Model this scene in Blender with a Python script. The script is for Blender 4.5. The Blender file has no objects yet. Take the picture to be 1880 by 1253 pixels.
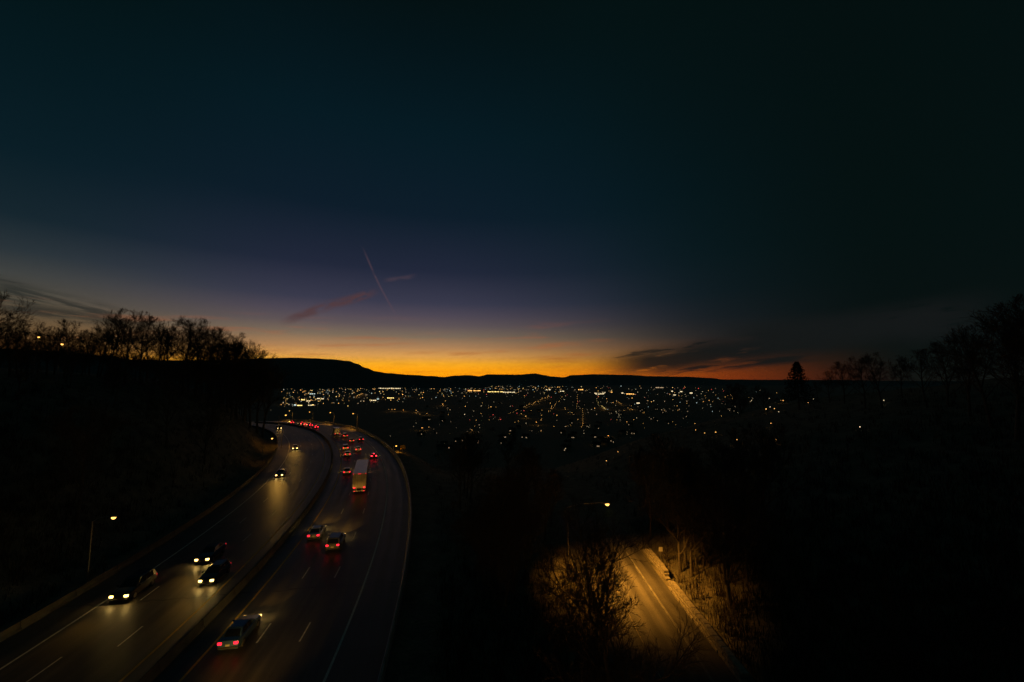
import bpy, math, random
from mathutils import Vector, Matrix
R = math.radians
rnd = random.Random(7)

# ------------------------------------------------------------------ camera
sc = bpy.context.scene
COL = sc.collection
CAM_Z = 22.8
F_PX, CX, CY, HOR = 770.0, 940.0, 626.5, 700.0          # focal length and horizon of the photo, in its pixels
PITCH = math.atan((HOR - CY) / F_PX)
cam = bpy.data.cameras.new('camera')
cam.sensor_width = 36.0
cam.lens = 36.0 * F_PX / 1880.0
cam.clip_start = 0.5
cam.clip_end = 60000.0
cam_o = bpy.data.objects.new('camera', cam)
cam_o.location = (0, 0, CAM_Z)
cam_o.rotation_euler = (math.pi / 2 + PITCH, 0, 0)
COL.objects.link(cam_o)
sc.camera = cam_o
sc.render.engine = 'CYCLES'
sc.cycles.use_denoising = True
sc.cycles.max_bounces = 3
sc.cycles.diffuse_bounces = 1
sc.cycles.glossy_bounces = 2
sc.cycles.transparent_max_bounces = 8
sc.cycles.volume_bounces = 0
sc.cycles.sample_clamp_indirect = 0.5
sc.cycles.sample_clamp_direct = 4.0
sc.cycles.filter_width = 1.5
sc.view_settings.view_transform = 'Standard'
sc.view_settings.look = 'None'
sc.view_settings.exposure = 0.0
sc.view_settings.gamma = 1.0
sc.view_settings.use_curve_mapping = False


def lin(c):
    out = []
    for v in c[:3]:
        v = v / 255.0
        out.append(v / 12.92 if v <= 0.04045 else ((v + 0.055) / 1.055) ** 2.4)
    return tuple(out) + (1.0,)


# ------------------------------------------------------------------ dusk sky (after sunset; the sun is below the horizon)
world = bpy.data.worlds.new('World')
sc.world = world
world.use_nodes = True
world.cycles.sampling_method = 'MANUAL'
world.cycles.sample_map_resolution = 512
WT = world.node_tree
WT.nodes.clear()


def wn(t, **kw):
    n = WT.nodes.new(t)
    for k, v in kw.items():
        setattr(n, k, v)
    return n


def wl(a, b):
    WT.links.new(a, b)


def wmath(op, a, b=None, c=None, clamp=False):
    n = wn('ShaderNodeMath', operation=op, use_clamp=clamp)
    for i, v in enumerate((a, b, c)):
        if v is None:
            continue
        if isinstance(v, (int, float)):
            n.inputs[i].default_value = v
        else:
            wl(v, n.inputs[i])
    return n.outputs[0]


def wsmooth(v, lo, hi, a=0.0, b=1.0):
    n = wn('ShaderNodeMapRange', interpolation_type='SMOOTHSTEP')
    wl(v, n.inputs[0])
    for i, q in enumerate((lo, hi, a, b)):
        n.inputs[1 + i].default_value = q
    return n.outputs[0]


def wmix(f, a, b, blend='MIX'):
    n = wn('ShaderNodeMix', data_type='RGBA', blend_type=blend)
    if isinstance(f, (int, float)):
        n.inputs['Factor'].default_value = f
    else:
        wl(f, n.inputs['Factor'])
    for v, k in ((a, 6), (b, 7)):
        if isinstance(v, tuple):
            n.inputs[k].default_value = v
        else:
            wl(v, n.inputs[k])
    return n.outputs[2]


tc = wn('ShaderNodeTexCoord')
sep = wn('ShaderNodeSeparateXYZ')
wl(tc.outputs['Generated'], sep.inputs[0])
DX, DY, DZ = sep.outputs
EL = wmath('MULTIPLY', wmath('ARCSINE', DZ), 180 / math.pi)         # elevation, degrees
AZ = wmath('MULTIPLY', wmath('ARCTAN2', DX, DY), 180 / math.pi)     # azimuth, degrees, 0 straight ahead
SUNSET_AZ = -17.0
sAZ = wmath('SUBTRACT', wmath('WRAP', wmath('SUBTRACT', AZ, SUNSET_AZ), 180.0, -180.0), 0.0)   # signed distance from the sunset


def sky_ramp(stops):
    n = wn('ShaderNodeValToRGB')
    fac = wmath('POWER', wmath('DIVIDE', wmath('MAXIMUM', EL, 0.0), 90.0, clamp=True), 0.5)
    wl(fac, n.inputs[0])
    cr = n.color_ramp
    cr.interpolation = 'LINEAR'
    while len(cr.elements) > 1:
        cr.elements.remove(cr.elements[-1])
    for i, st_ in enumerate(stops):
        e, c, g = st_ if len(st_) == 3 else (*st_, 1.0)
        p = math.sqrt(e / 90.0)
        el = cr.elements[0] if i == 0 else cr.elements.new(p)
        el.position = p
        el.color = tuple(v * g for v in lin(c)[:3]) + (1.0,)
    return n.outputs[0]


# sunset side, the shoulders of the glow to its left and right, and the dark side of the sky
rA = sky_ramp([(0, (255, 146, 3), 2.0), (1.4, (255, 162, 6), 2.0), (2.3, (255, 176, 36), 1.8), (3.3, (238, 172, 88), 1.45), (4.4, (196, 146, 98), 1.22),
               (5.9, (142, 122, 102), 1.05), (7.4, (108, 95, 98)), (8.8, (87, 79, 93)), (10.4, (63, 63, 83)), (14.6, (36, 42, 62)), (21.7, (14, 30, 44)),
               (31.5, (6, 27, 36)), (39.8, (4, 20, 25)), (44, (4, 17, 19)), (90, (4, 17, 19))])
rL = sky_ramp([(0, (150, 74, 20), 1.3), (2, (146, 84, 34), 1.2), (4.5, (122, 94, 60)), (7.5, (88, 83, 70)), (9.5, (70, 72, 70)), (11.5, (46, 56, 62)), (14.5, (23, 40, 49)),
               (20, (10, 31, 40)), (28, (5, 25, 31)), (36, (3, 19, 21)), (90, (3, 17, 19))])
rB = sky_ramp([(0, (205, 78, 6), 1.5), (1.0, (196, 82, 14), 1.45), (2.2, (156, 78, 32), 1.25), (3.6, (96, 64, 48)), (5.5, (56, 51, 52)),
               (8.0, (36, 42, 50)), (11, (22, 36, 45)), (16, (12, 31, 39)), (24, (6, 26, 33)), (32, (5, 22, 26)),
               (41, (4, 19, 20)), (90, (4, 17, 19))])
rC = sky_ramp([(0, (26, 21, 17)), (1.2, (22, 21, 18)), (2.6, (15, 19, 18)), (6, (8, 17, 17)), (15, (5, 17, 17)), (30, (4, 16, 16)), (45, (4, 15, 15)), (90, (4, 16, 17))])
sky = wmix(wsmooth(sAZ, 4, 46), rA, rB)
sky = wmix(wsmooth(sAZ, -8, -36), sky, rL)
sky = wmix(wsmooth(sAZ, -38, -76), sky, rC)
sky = wmix(wsmooth(sAZ, 24, 61), sky, rC)


def px_dir(x, y):
    d = Vector(((x - CX) / F_PX, 1.0, -(y - CY) / F_PX))
    c, s = math.cos(PITCH), math.sin(PITCH)
    return Vector((d.x, d.y * c - d.z * s, d.y * s + d.z * c)).normalized()


def azel(x, y):
    d = px_dir(x, y)
    return math.degrees(math.atan2(d.x, d.y)), math.degrees(math.asin(d.z))


NZ = {}


def cloud_noise(ca, sa, sx, sy, det, w):
    """streaky noise in the sky, stretched along a direction (azimuth, elevation plane)"""
    u = wmath('ADD', wmath('MULTIPLY', AZ, ca), wmath('MULTIPLY', EL, sa))
    v = wmath('SUBTRACT', wmath('MULTIPLY', EL, ca), wmath('MULTIPLY', AZ, sa))
    cb = wn('ShaderNodeCombineXYZ')
    wl(wmath('MULTIPLY', u, sx), cb.inputs[0])
    wl(wmath('MULTIPLY', v, sy), cb.inputs[1])
    cb.inputs[2].default_value = w
    nz = wn('ShaderNodeTexNoise')
    nz.inputs['Scale'].default_value = 1.0
    nz.inputs['Detail'].default_value = det
    nz.inputs['Roughness'].default_value = 0.6
    wl(cb.outputs[0], nz.inputs['Vector'])
    return nz.outputs[0]


def streak(p0, p1, half, sx, sy, seed, lo, hi, wob=0.6, bow=0.0):
    """soft cloud mask along the arc p0 -> p1 of the sky, 'half' degrees to each side"""
    a0, e0 = azel(*p0)
    a1, e1 = azel(*p1)
    L = math.hypot(a1 - a0, e1 - e0)
    ca, sa = (a1 - a0) / L, (e1 - e0) / L
    da = wmath('SUBTRACT', AZ, a0)
    de = wmath('SUBTRACT', EL, e0)
    t = wmath('DIVIDE', wmath('ADD', wmath('MULTIPLY', da, ca), wmath('MULTIPLY', de, sa)), L)
    d = wmath('SUBTRACT', wmath('MULTIPLY', de, ca), wmath('MULTIPLY', da, sa))
    if bow:
        d = wmath('ADD', d, wmath('MULTIPLY', wmath('MULTIPLY', t, wmath('SUBTRACT', 1.0, t)), bow))
    key = (round(ca, 1), round(sa, 1), sx, sy)
    if key not in NZ:
        NZ[key] = cloud_noise(ca, sa, sx, sy, 3.0, seed)
    nz = NZ[key]
    if 'wob' not in NZ:
        NZ['wob'] = cloud_noise(1.0, 0.0, 0.2, 0.15, 1.0, 5.5)
    d = wmath('ADD', d, wmath('MULTIPLY', wmath('SUBTRACT', NZ['wob'], 0.5), 2 * wob))
    m = wsmooth(wmath('ABSOLUTE', d), half, half * 0.15)
    m = wmath('MULTIPLY', m, wsmooth(t, 0.0, 0.25))
    m = wmath('MULTIPLY', m, wsmooth(t, 1.0, 0.75))
    return wmath('MULTIPLY', m, wsmooth(nz, lo, hi), clamp=True)


# warm ripples low in the glow
nz = cloud_noise(1.0, 0.03, 0.09, 1.1, 3.0, 70.0)
rip = wmath('MULTIPLY', wsmooth(nz, 0.52, 0.70), wmath('MULTIPLY', wsmooth(EL, 9.0, 4.0), wsmooth(EL, 0.4, 2.0)))
sky = wmix(wmath('MULTIPLY', wmath('MULTIPLY', rip, 0.45), wsmooth(sAZ, 36, 20)), sky, lin((205, 104, 44)))
# dark bank low over the right-hand ridge: a long wedge with torn lower streaks
m1 = streak((1070, 680), (1700, 596), 2.4, 0.2, 1.5, 1.3, 0.22, 0.42, 0.5)
m2 = streak((1150, 688), (1560, 648), 0.8, 0.2, 1.5, 4.1, 0.36, 0.56, 0.4)
m3 = streak((1080, 660), (1420, 618), 0.6, 0.2, 1.5, 7.7, 0.40, 0.62, 0.5)
m4 = streak((1300, 640), (1900, 560), 3.0, 0.2, 1.5, 12.3, 0.22, 0.45, 0.7)
dark = wmath('MAXIMUM', wmath('MAXIMUM', m1, m2), wmath('MAXIMUM', m3, m4))
sky = wmix(wmath('MULTIPLY', dark, 0.93), sky, lin((24, 26, 27)))
# thin grey streaks above the left-hand wood
m5 = streak((-60, 522), (240, 590), 1.6, 0.18, 2.3, 21.0, 0.38, 0.55, 0.3)
m6 = streak((-40, 556), (230, 592), 0.9, 0.18, 2.3, 27.0, 0.36, 0.52, 0.2)
m7 = streak((-90, 500), (150, 545), 0.6, 0.18, 2.3, 33.0, 0.46, 0.66, 0.4)
sky = wmix(wmath('MULTIPLY', wmath('MAXIMUM', wmath('MAXIMUM', m5, m6), m7), 0.75), sky, lin((40, 43, 41)))
# small pink-lit streak and its shadowed top, the two contrails
m8 = streak((505, 594), (702, 530), 0.85, 0.5, 1.6, 41.0, 0.33, 0.55, 0.35)
sky = wmix(wmath('MULTIPLY', m8, 0.8), sky, lin((92, 62, 62)))
m9 = streak((664, 448), (734, 592), 0.20, 0.5, 0.8, 52.0, 0.28, 0.50, 0.12, 0.8)
sky = wmix(wmath('MULTIPLY', m9, 0.27), sky, lin((112, 82, 86)))
m10 = streak((700, 516), (772, 506), 0.42, 0.5, 1.2, 61.0, 0.34, 0.56, 0.2)
sky = wmix(wmath('MULTIPLY', m10, 0.45), sky, lin((82, 66, 76)))
sky = wmix(wsmooth(EL, -0.2, -3.0), sky, lin((8, 12, 13)))
bg = wn('ShaderNodeBackground')
bg.inputs[1].default_value = 1.0
wl(sky, bg.inputs[0])
wo = wn('ShaderNodeOutputWorld')
wl(bg.outputs[0], wo.inputs[0])


# ------------------------------------------------------------------ helpers
def tag(o, label=None, cat=None, group=None, kind=None):
    if label:
        o['label'] = label
    if cat:
        o['category'] = cat
    if group:
        o['group'] = group
    if kind:
        o['kind'] = kind
    return o


def empty(name, loc=(0, 0, 0), rz=0.0):
    o = bpy.data.objects.new(name, None)
    o.empty_display_size = 0.5
    o.location = loc
    o.rotation_euler = (0, 0, rz)
    COL.objects.link(o)
    return o


class MB:
    """collects faces for one mesh"""

    def __init__(s):
        s.v, s.f, s.m = [], [], []

    def face(s, pts, m=0):
        b = len(s.v)
        s.v.extend([tuple(p) for p in pts])
        s.f.append(tuple(range(b, b + len(pts))))
        s.m.append(m)

    def poly(s, verts, faces, m=0):
        b = len(s.v)
        s.v.extend([tuple(p) for p in verts])
        for f in faces:
            s.f.append(tuple(i + b for i in f))
            s.m.append(m)

    def box(s, x0, x1, y0, y1, z0, z1, m=0, taper=0.0, ch=0.0):
        """box; taper pulls the top in; ch chamfers the upper and vertical edges"""
        if ch <= 0:
            t = taper
            v = [(x0, y0, z0), (x1, y0, z0), (x1, y1, z0), (x0, y1, z0),
                 (x0 + t, y0 + t, z1), (x1 - t, y0 + t, z1), (x1 - t, y1 - t, z1), (x0 + t, y1 - t, z1)]
            s.poly(v, [(0, 3, 2, 1), (4, 5, 6, 7), (0, 1, 5, 4), (1, 2, 6, 5), (2, 3, 7, 6), (3, 0, 4, 7)], m)
            return

        def ring(z, i):
            c = ch + i
            return [(x0 + c, y0 + i, z), (x1 - c, y0 + i, z), (x1 - i, y0 + c, z), (x1 - i, y1 - c, z),
                    (x1 - c, y1 - i, z), (x0 + c, y1 - i, z), (x0 + i, y1 - c, z), (x0 + i, y0 + c, z)]
        s.loft([ring(z0, ch), ring(z0 + ch, 0), ring(z1 - ch, taper), ring(z1, ch + taper)], m, True, True)

    def loft(s, rings, m=0, cap0=False, cap1=False, closed=True):
        n = len(rings[0])
        b = len(s.v)
        for r in rings:
            s.v.extend([tuple(p) for p in r])
        for i in range(len(rings) - 1):
            for j in range(n if closed else n - 1):
                k = (j + 1) % n
                s.f.append((b + i * n + j, b + i * n + k, b + (i + 1) * n + k, b + (i + 1) * n + j))
                s.m.append(m)
        if cap0:
            s.f.append(tuple(b + j for j in reversed(range(n))))
            s.m.append(m)
        if cap1:
            q = b + (len(rings) - 1) * n
            s.f.append(tuple(q + j for j in range(n)))
            s.m.append(m)

    def tube(s, pts, rads, n=6, m=0, cap=True):
        rings = []
        for i, p in enumerate(pts):
            p = Vector(p)
            a = Vector(pts[max(i - 1, 0)])
            c = Vector(pts[min(i + 1, len(pts) - 1)])
            d = (c - a).normalized()
            u = d.orthogonal().normalized()
            w = d.cross(u)
            r = rads[i] if isinstance(rads, (list, tuple)) else rads
            rings.append([p + r * (math.cos(2 * math.pi * k / n) * u + math.sin(2 * math.pi * k / n) * w) for k in range(n)])
        # keep rings from twisting against each other
        for i in range(1, len(rings)):
            best = min(range(n), key=lambda k: (rings[i][k] - rings[i - 1][0]).length)
            rings[i] = rings[i][best:] + rings[i][:best]
        s.loft(rings, m, cap, cap)

    def disc_cyl(s, c, axis, r, h, n=16, m=0):
        a = Vector(axis).normalized()
        c = Vector(c)
        s.tube([c - a * h / 2, c + a * h / 2], r, n, m)

    def mesh(s, name, mats, smooth=False):
        me = bpy.data.meshes.new(name)
        me.from_pydata(s.v, [], s.f)
        if not isinstance(mats, (list, tuple)):
            mats = [mats]
        for q in mats:
            me.materials.append(q)
        if len(mats) > 1:
            me.polygons.foreach_set('material_index', s.m)
        if smooth:
            me.polygons.foreach_set('use_smooth', [True] * len(me.polygons))
        me.validate()
        me.update()
        return me

    def build(s, name, mats, parent=None, smooth=False):
        o = bpy.data.objects.new(name, s.mesh(name, mats, smooth))
        o.parent = parent
        COL.objects.link(o)
        return o


def link(name, me, parent=None, loc=(0, 0, 0), rz=0.0):
    o = bpy.data.objects.new(name, me)
    o.parent = parent
    o.location = loc
    o.rotation_euler = (0, 0, rz)
    COL.objects.link(o)
    return o


# ------------------------------------------------------------------ materials
def mat(name, col, rough=0.6, metal=0.0, spec=0.5, var=0.0, scale=1.0, bump=0.0, coat=0.0, emit=None, estr=0.0, sampling=True):
    m = bpy.data.materials.new(name)
    m.use_nodes = True
    nt = m.node_tree
    b = nt.nodes['Principled BSDF']
    b.inputs['Base Color'].default_value = (*col, 1)
    b.inputs['Roughness'].default_value = rough
    b.inputs['Metallic'].default_value = metal
    b.inputs['Specular IOR Level'].default_value = spec
    b.inputs['Coat Weight'].default_value = coat
    b.inputs['Coat Roughness'].default_value = 0.06
    if emit:
        b.inputs['Emission Color'].default_value = (*emit, 1)
        b.inputs['Emission Strength'].default_value = estr
        if not sampling:
            m.cycles.emission_sampling = 'NONE'
    if var > 0 or bump > 0:
        t = nt.nodes.new('ShaderNodeTexCoord')
        nz = nt.nodes.new('ShaderNodeTexNoise')
        nz.inputs['Scale'].default_value = scale
        nz.inputs['Detail'].default_value = 5
        nt.links.new(t.outputs['Object'], nz.inputs['Vector'])
        if var > 0:
            mr = nt.nodes.new('ShaderNodeMapRange')
            mr.inputs[1].default_value = 0.3
            mr.inputs[2].default_value = 0.7
            mr.inputs[3].default_value = 1 - var
            mr.inputs[4].default_value = 1 + var
            nt.links.new(nz.outputs[0], mr.inputs[0])
            hs = nt.nodes.new('ShaderNodeMix')
            hs.data_type = 'RGBA'
            hs.blend_type = 'MULTIPLY'
            hs.inputs['Factor'].default_value = 1
            hs.inputs[6].default_value = (*col, 1)
            nt.links.new(mr.outputs[0], hs.inputs[7])
            nt.links.new(hs.outputs[2], b.inputs['Base Color'])
        if bump > 0:
            bp = nt.nodes.new('ShaderNodeBump')
            bp.inputs['Strength'].default_value = bump
            bp.inputs['Distance'].default_value = 0.05
            nt.links.new(nz.outputs[0], bp.inputs['Height'])
            nt.links.new(bp.outputs[0], b.inputs['Normal'])
    return m


def asphalt_mat(name, centre, lane_r, wet=0.34):
    """worn asphalt: aggregate speckle, tyre-polished tracks along the lanes, patches and tar seams"""
    m = mat(name, (0.06, 0.058, 0.055), wet)
    nt = m.node_tree
    b = nt.nodes['Principled BSDF']
    N, Lk = nt.nodes.new, nt.links.new
    geo = N('ShaderNodeNewGeometry')
    sub = N('ShaderNodeVectorMath')
    sub.operation = 'SUBTRACT'
    sub.inputs[1].default_value = (centre[0], centre[1], 0)
    Lk(geo.outputs['Position'], sub.inputs[0])
    sp = N('ShaderNodeSeparateXYZ')
    Lk(sub.outputs[0], sp.inputs[0])

    def M(op, a, bb=None):
        n = N('ShaderNodeMath')
        n.operation = op
        for i, v in enumerate((a, bb)):
            if v is None:
                continue
            if isinstance(v, (int, float)):
                n.inputs[i].default_value = v
            else:
                Lk(v, n.inputs[i])
        return n.outputs[0]
    if centre[2]:
        rad = M('SQRT', M('ADD', M('MULTIPLY', sp.outputs[0], sp.outputs[0]), M('MULTIPLY', sp.outputs[1], sp.outputs[1])))
        th = M('MULTIPLY', M('ARCTAN2', sp.outputs[1], sp.outputs[0]), 370.0)
    else:
        rad, th = sp.outputs[0], sp.outputs[1]
    cb = N('ShaderNodeCombineXYZ')
    Lk(rad, cb.inputs[0])
    Lk(M('MULTIPLY', th, 0.06), cb.inputs[1])

    def noise(vec, scale, det):
        n = N('ShaderNodeTexNoise')
        n.inputs['Scale'].default_value = scale
        n.inputs['Detail'].default_value = det
        Lk(vec, n.inputs['Vector'])
        return n.outputs[0]
    streaks = noise(cb.outputs[0], 1.3, 4)
    patch = noise(geo.outputs['Position'], 0.22, 5)
    grain = noise(geo.outputs['Position'], 14.0, 4)
    # two wheel tracks in each lane
    ph = M('MULTIPLY', M('SUBTRACT', rad, lane_r[0]), 2 * math.pi * 2 / lane_r[1])
    track = M('MULTIPLY', M('ADD', M('COSINE', ph), 1.0), 0.5)
    # transverse tar seams every ~26 m, wandering a little
    seam = M('ABSOLUTE', M('SUBTRACT', M('FRACT', M('DIVIDE', M('ADD', th, M('MULTIPLY', noise(geo.outputs['Position'], 0.5, 3), 1.6)), 26.0)), 0.5))
    seam = M('LESS_THAN', seam, 0.005)
    v = M('ADD', M('MULTIPLY', streaks, 0.7), M('MULTIPLY', patch, 0.45))
    v = M('ADD', v, M('MULTIPLY', M('SUBTRACT', grain, 0.5), 0.55))
    v = M('ADD', v, M('MULTIPLY', track, -0.16))
    v = M('MULTIPLY', v, M('SUBTRACT', 1.0, M('MULTIPLY', seam, 0.5)))
    cr = N('ShaderNodeValToRGB')
    cr.color_ramp.elements[0].position = 0.34
    cr.color_ramp.elements[0].color = (0.06, 0.056, 0.051, 1)
    cr.color_ramp.elements[1].position = 0.82
    cr.color_ramp.elements[1].color = (0.20, 0.185, 0.165, 1)
    Lk(v, cr.inputs[0])
    Lk(cr.outputs[0], b.inputs['Base Color'])
    rr = M('ADD', M('MULTIPLY', streaks, 0.22), wet - 0.08)
    rr = M('SUBTRACT', rr, M('MULTIPLY', track, 0.06))
    Lk(rr, b.inputs['Roughness'])
    bp = N('ShaderNodeBump')
    bp.inputs['Strength'].default_value = 0.25
    bp.inputs['Distance'].default_value = 0.01
    Lk(grain, bp.inputs['Height'])
    Lk(bp.outputs[0], b.inputs['Normal'])
    return m


def ground_mat():
    m = mat('leaf_litter_ground', (0.13, 0.115, 0.085), 0.95)
    nt = m.node_tree
    b = nt.nodes['Principled BSDF']
    N, Lk = nt.nodes.new, nt.links.new
    geo = N('ShaderNodeNewGeometry')
    a = N('ShaderNodeTexNoise')
    a.inputs['Scale'].default_value = 0.35
    a.inputs['Detail'].default_value = 8
    a.inputs['Roughness'].default_value = 0.7
    Lk(geo.outputs['Position'], a.inputs['Vector'])
    cr = N('ShaderNodeValToRGB')
    e = cr.color_ramp.elements
    e[0].position, e[0].color = 0.32, (0.10, 0.10, 0.075, 1)
    e[1].position, e[1].color = 0.7, (0.34, 0.29, 0.20, 1)
    k = e.new(0.5)
    k.color = (0.21, 0.19, 0.13, 1)
    Lk(a.outputs[0], cr.inputs[0])
    Lk(cr.outputs[0], b.inputs['Base Color'])
    c = N('ShaderNodeTexNoise')
    c.inputs['Scale'].default_value = 2.5
    c.inputs['Detail'].default_value = 8
    Lk(geo.outputs['Position'], c.inputs['Vector'])
    bp = N('ShaderNodeBump')
    bp.inputs['Strength'].default_value = 0.9
    bp.inputs['Distance'].default_value = 0.3
    Lk(c.outputs[0], bp.inputs['Height'])
    Lk(bp.outputs[0], b.inputs['Normal'])
    return m


OC = (-392.0, -16.0)            # centre of the highway's curve
MAT = {
    'ground': ground_mat(),
    'hill': mat('wooded_hill', (0.10, 0.105, 0.085), 0.95, var=0.3, scale=0.01),
    'road': asphalt_mat('highway_asphalt', (OC[0], OC[1], 1), (355.1, 3.55), 0.47),
    'street': asphalt_mat('street_asphalt', (11.5, 0, 0), (0.0, 3.5), 0.75),
    'white_line': mat('white_road_paint', (0.88, 0.86, 0.80), 0.6, var=0.25, scale=2.5),
    'yellow_line': mat('yellow_road_paint', (0.78, 0.50, 0.06), 0.6, var=0.25, scale=2.5),
    'worn_line': mat('worn_road_paint', (0.24, 0.20, 0.12), 0.8, var=0.6, scale=1.5),
    'concrete': mat('weathered_concrete', (0.55, 0.52, 0.46), 0.85, var=0.3, scale=0.8, bump=0.3),
    'kerb': mat('worn_kerb', (0.2, 0.19, 0.17), 0.9, var=0.4, scale=1.2),
    'concrete_dark': mat('grimy_concrete', (0.15, 0.14, 0.12), 0.9, var=0.4, scale=0.7, bump=0.3),
    'stone': mat('pale_stone', (0.42, 0.38, 0.30), 0.9, var=0.35, scale=3.0, bump=0.5),
    'steel': mat('galvanised_steel', (0.42, 0.43, 0.44), 0.45, 0.9, var=0.15, scale=3),
    'bark': mat('bark', (0.15, 0.13, 0.11), 0.95, var=0.3, scale=4, bump=0.4),
    'twig': mat('twigs', (0.13, 0.11, 0.09), 0.95),
    'needle': mat('conifer_needles', (0.04, 0.055, 0.035), 0.9, var=0.3, scale=2),
    'scrub': mat('dry_scrub', (0.085, 0.066, 0.042), 0.95, var=0.3, scale=1.5),
    'tyre': mat('tyre_rubber', (0.02, 0.02, 0.02), 0.85),
    'rim': mat('alloy_rim', (0.45, 0.45, 0.46), 0.3, 1.0),
    'glass': mat('car_glass', (0.012, 0.014, 0.016), 0.04, 0.0, 0.8),
    'trim': mat('black_trim', (0.02, 0.02, 0.02), 0.5),
    'plate': mat('licence_plate', (0.72, 0.68, 0.5), 0.4),
    'head': mat('headlamp_lens', (0.9, 0.9, 0.85), 0.1, emit=(1.0, 0.62, 0.16), estr=60.0),
    'head_far': mat('headlamp_lens_dim', (0.9, 0.9, 0.85), 0.1, emit=(1.0, 0.70, 0.25), estr=30.0),
    'tail': mat('tail_lamp_lens', (0.5, 0.01, 0.01), 0.15, emit=(1.0, 0.012, 0.03), estr=3.2),
    'brake': mat('brake_lamp_lens', (0.5, 0.01, 0.01), 0.15, emit=(1.0, 0.02, 0.035), estr=12.0),
    'marker': mat('amber_marker_lens', (0.6, 0.2, 0.02), 0.15, emit=(1.0, 0.42, 0.06), estr=3.0),
    'plate_lamp': mat('plate_lamp_lens', (0.9, 0.8, 0.5), 0.15, emit=(1.0, 0.7, 0.25), estr=2.5),
    'trailer_lamplit': mat('lamplit_trailer_panel', (0.78, 0.68, 0.52), 0.45, 0.0, var=0.08, scale=1.0),  # white panels, with the orange of lamps and headlights tinted into the colour
    'trailer_roof': mat('aluminium_trailer_roof', (0.86, 0.84, 0.84), 0.30, 0.8, var=0.1, scale=0.7),
    'lamp_metal': mat('lamp_housing', (0.22, 0.22, 0.22), 0.5, 0.6),
    'sodium': mat('sodium_lamp_lens', (0.9, 0.7, 0.4), 0.2, emit=(1.0, 0.50, 0.10), estr=3.5, sampling=False),
    'sodium_far': mat('sodium_lamp_lens_far', (0.9, 0.7, 0.4), 0.2, emit=(1.0, 0.66, 0.26), estr=10.0, sampling=False),
    'sign_yellow': mat('yellow_sign_face', (0.85, 0.50, 0.03), 0.45),
    'sign_white': mat('white_sign_face', (0.8, 0.78, 0.72), 0.45),
    'roof_dark': mat('roof_shingles', (0.07, 0.065, 0.06), 0.9, var=0.2, scale=1),
    'wall_pale': mat('house_siding', (0.36, 0.34, 0.30), 0.85, var=0.1, scale=0.5),
}
GLOW = {
    'a': mat('amber_city_light', (0.8, 0.5, 0.2), 0.4, emit=(1.0, 0.50, 0.12), estr=2.4, sampling=False),
    'y': mat('yellow_city_light', (0.8, 0.7, 0.3), 0.4, emit=(1.0, 0.72, 0.22), estr=2.2, sampling=False),
    'w': mat('pale_city_light', (0.8, 0.8, 0.7), 0.4, emit=(1.0, 0.80, 0.46), estr=1.5, sampling=False),
    'c': mat('cool_city_light', (0.7, 0.8, 0.8), 0.4, emit=(0.70, 0.95, 0.92), estr=1.1, sampling=False),
    'g': mat('dim_city_light', (0.6, 0.5, 0.4), 0.4, emit=(1.0, 0.70, 0.40), estr=0.7, sampling=False),
    'r': mat('red_city_light', (0.6, 0.1, 0.1), 0.4, emit=(1.0, 0.10, 0.08), estr=1.8, sampling=False),
}
PAINTS = {k: mat('car_paint_' + k, c, 0.28, 0.35, 0.5, coat=1.0) for k, c in {
    'blue': (0.07, 0.15, 0.34), 'silver': (0.45, 0.45, 0.48), 'grey': (0.13, 0.13, 0.14), 'black': (0.015, 0.015, 0.017),
    'white': (0.70, 0.69, 0.66), 'red': (0.22, 0.02, 0.02), 'tan': (0.30, 0.25, 0.18), 'green': (0.03, 0.07, 0.05),
    'navy': (0.02, 0.03, 0.08)}.items()}


# ------------------------------------------------------------------ ground shape
def S(t):
    t = max(0.0, min(1.0, t))
    return t * t * (3 - 2 * t)


TH0 = R(30.0)


def road_z(th):
    s = max(0.0, (th - TH0)) * 385.0
    return -0.00019 * s * s


def polar(x, y):
    dx, dy = x - OC[0], y - OC[1]
    return math.hypot(dx, dy), math.atan2(dy, dx)


def hsh(x, y):
    return (math.sin(x * 0.131 + y * 0.077) + math.sin(x * 0.053 - y * 0.119 + 2.1) + 0.6 * math.sin(x * 0.31 + y * 0.27 + 0.7)) / 2.6


def ground(x, y):
    r, th = polar(x, y)
    rz = road_z(max(-0.2, min(th, 1.5))) if x > -392 else road_z(1.5)
    if r < 346:                                             # wooded hill inside the curve
        d = 346 - r
        z = rz + 26 * (1 - math.exp(-d / 17.0)) + 0.012 * d + 0.8 * hsh(x, y) * min(1, d / 12)
        return z
    if r <= 389:
        return rz - 0.14
    zc = -77 * S((y - 62) / 430.0) - 0.12
    if y > 60:
        zc += 2.0 * hsh(x * 0.5, y * 0.5) * S((y - 60) / 100)
    # right-hand hill, a street bench in front of it
    if x > 19.5:
        rise = 34 * (1 - math.exp(-(x - 19.5) / 75.0)) * (1 - S((y - 150) / 420.0))
        zc += rise + 0.5 * hsh(x, y) * min(1, (x - 19.5) / 10)
        if y > 150:
            zc += 20 * S((x - 250) / 500) * (1 - S((y - 900) / 1500))
    bank = rz - 0.14 - (r - 389) / 1.6
    return max(zc, bank)


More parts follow.
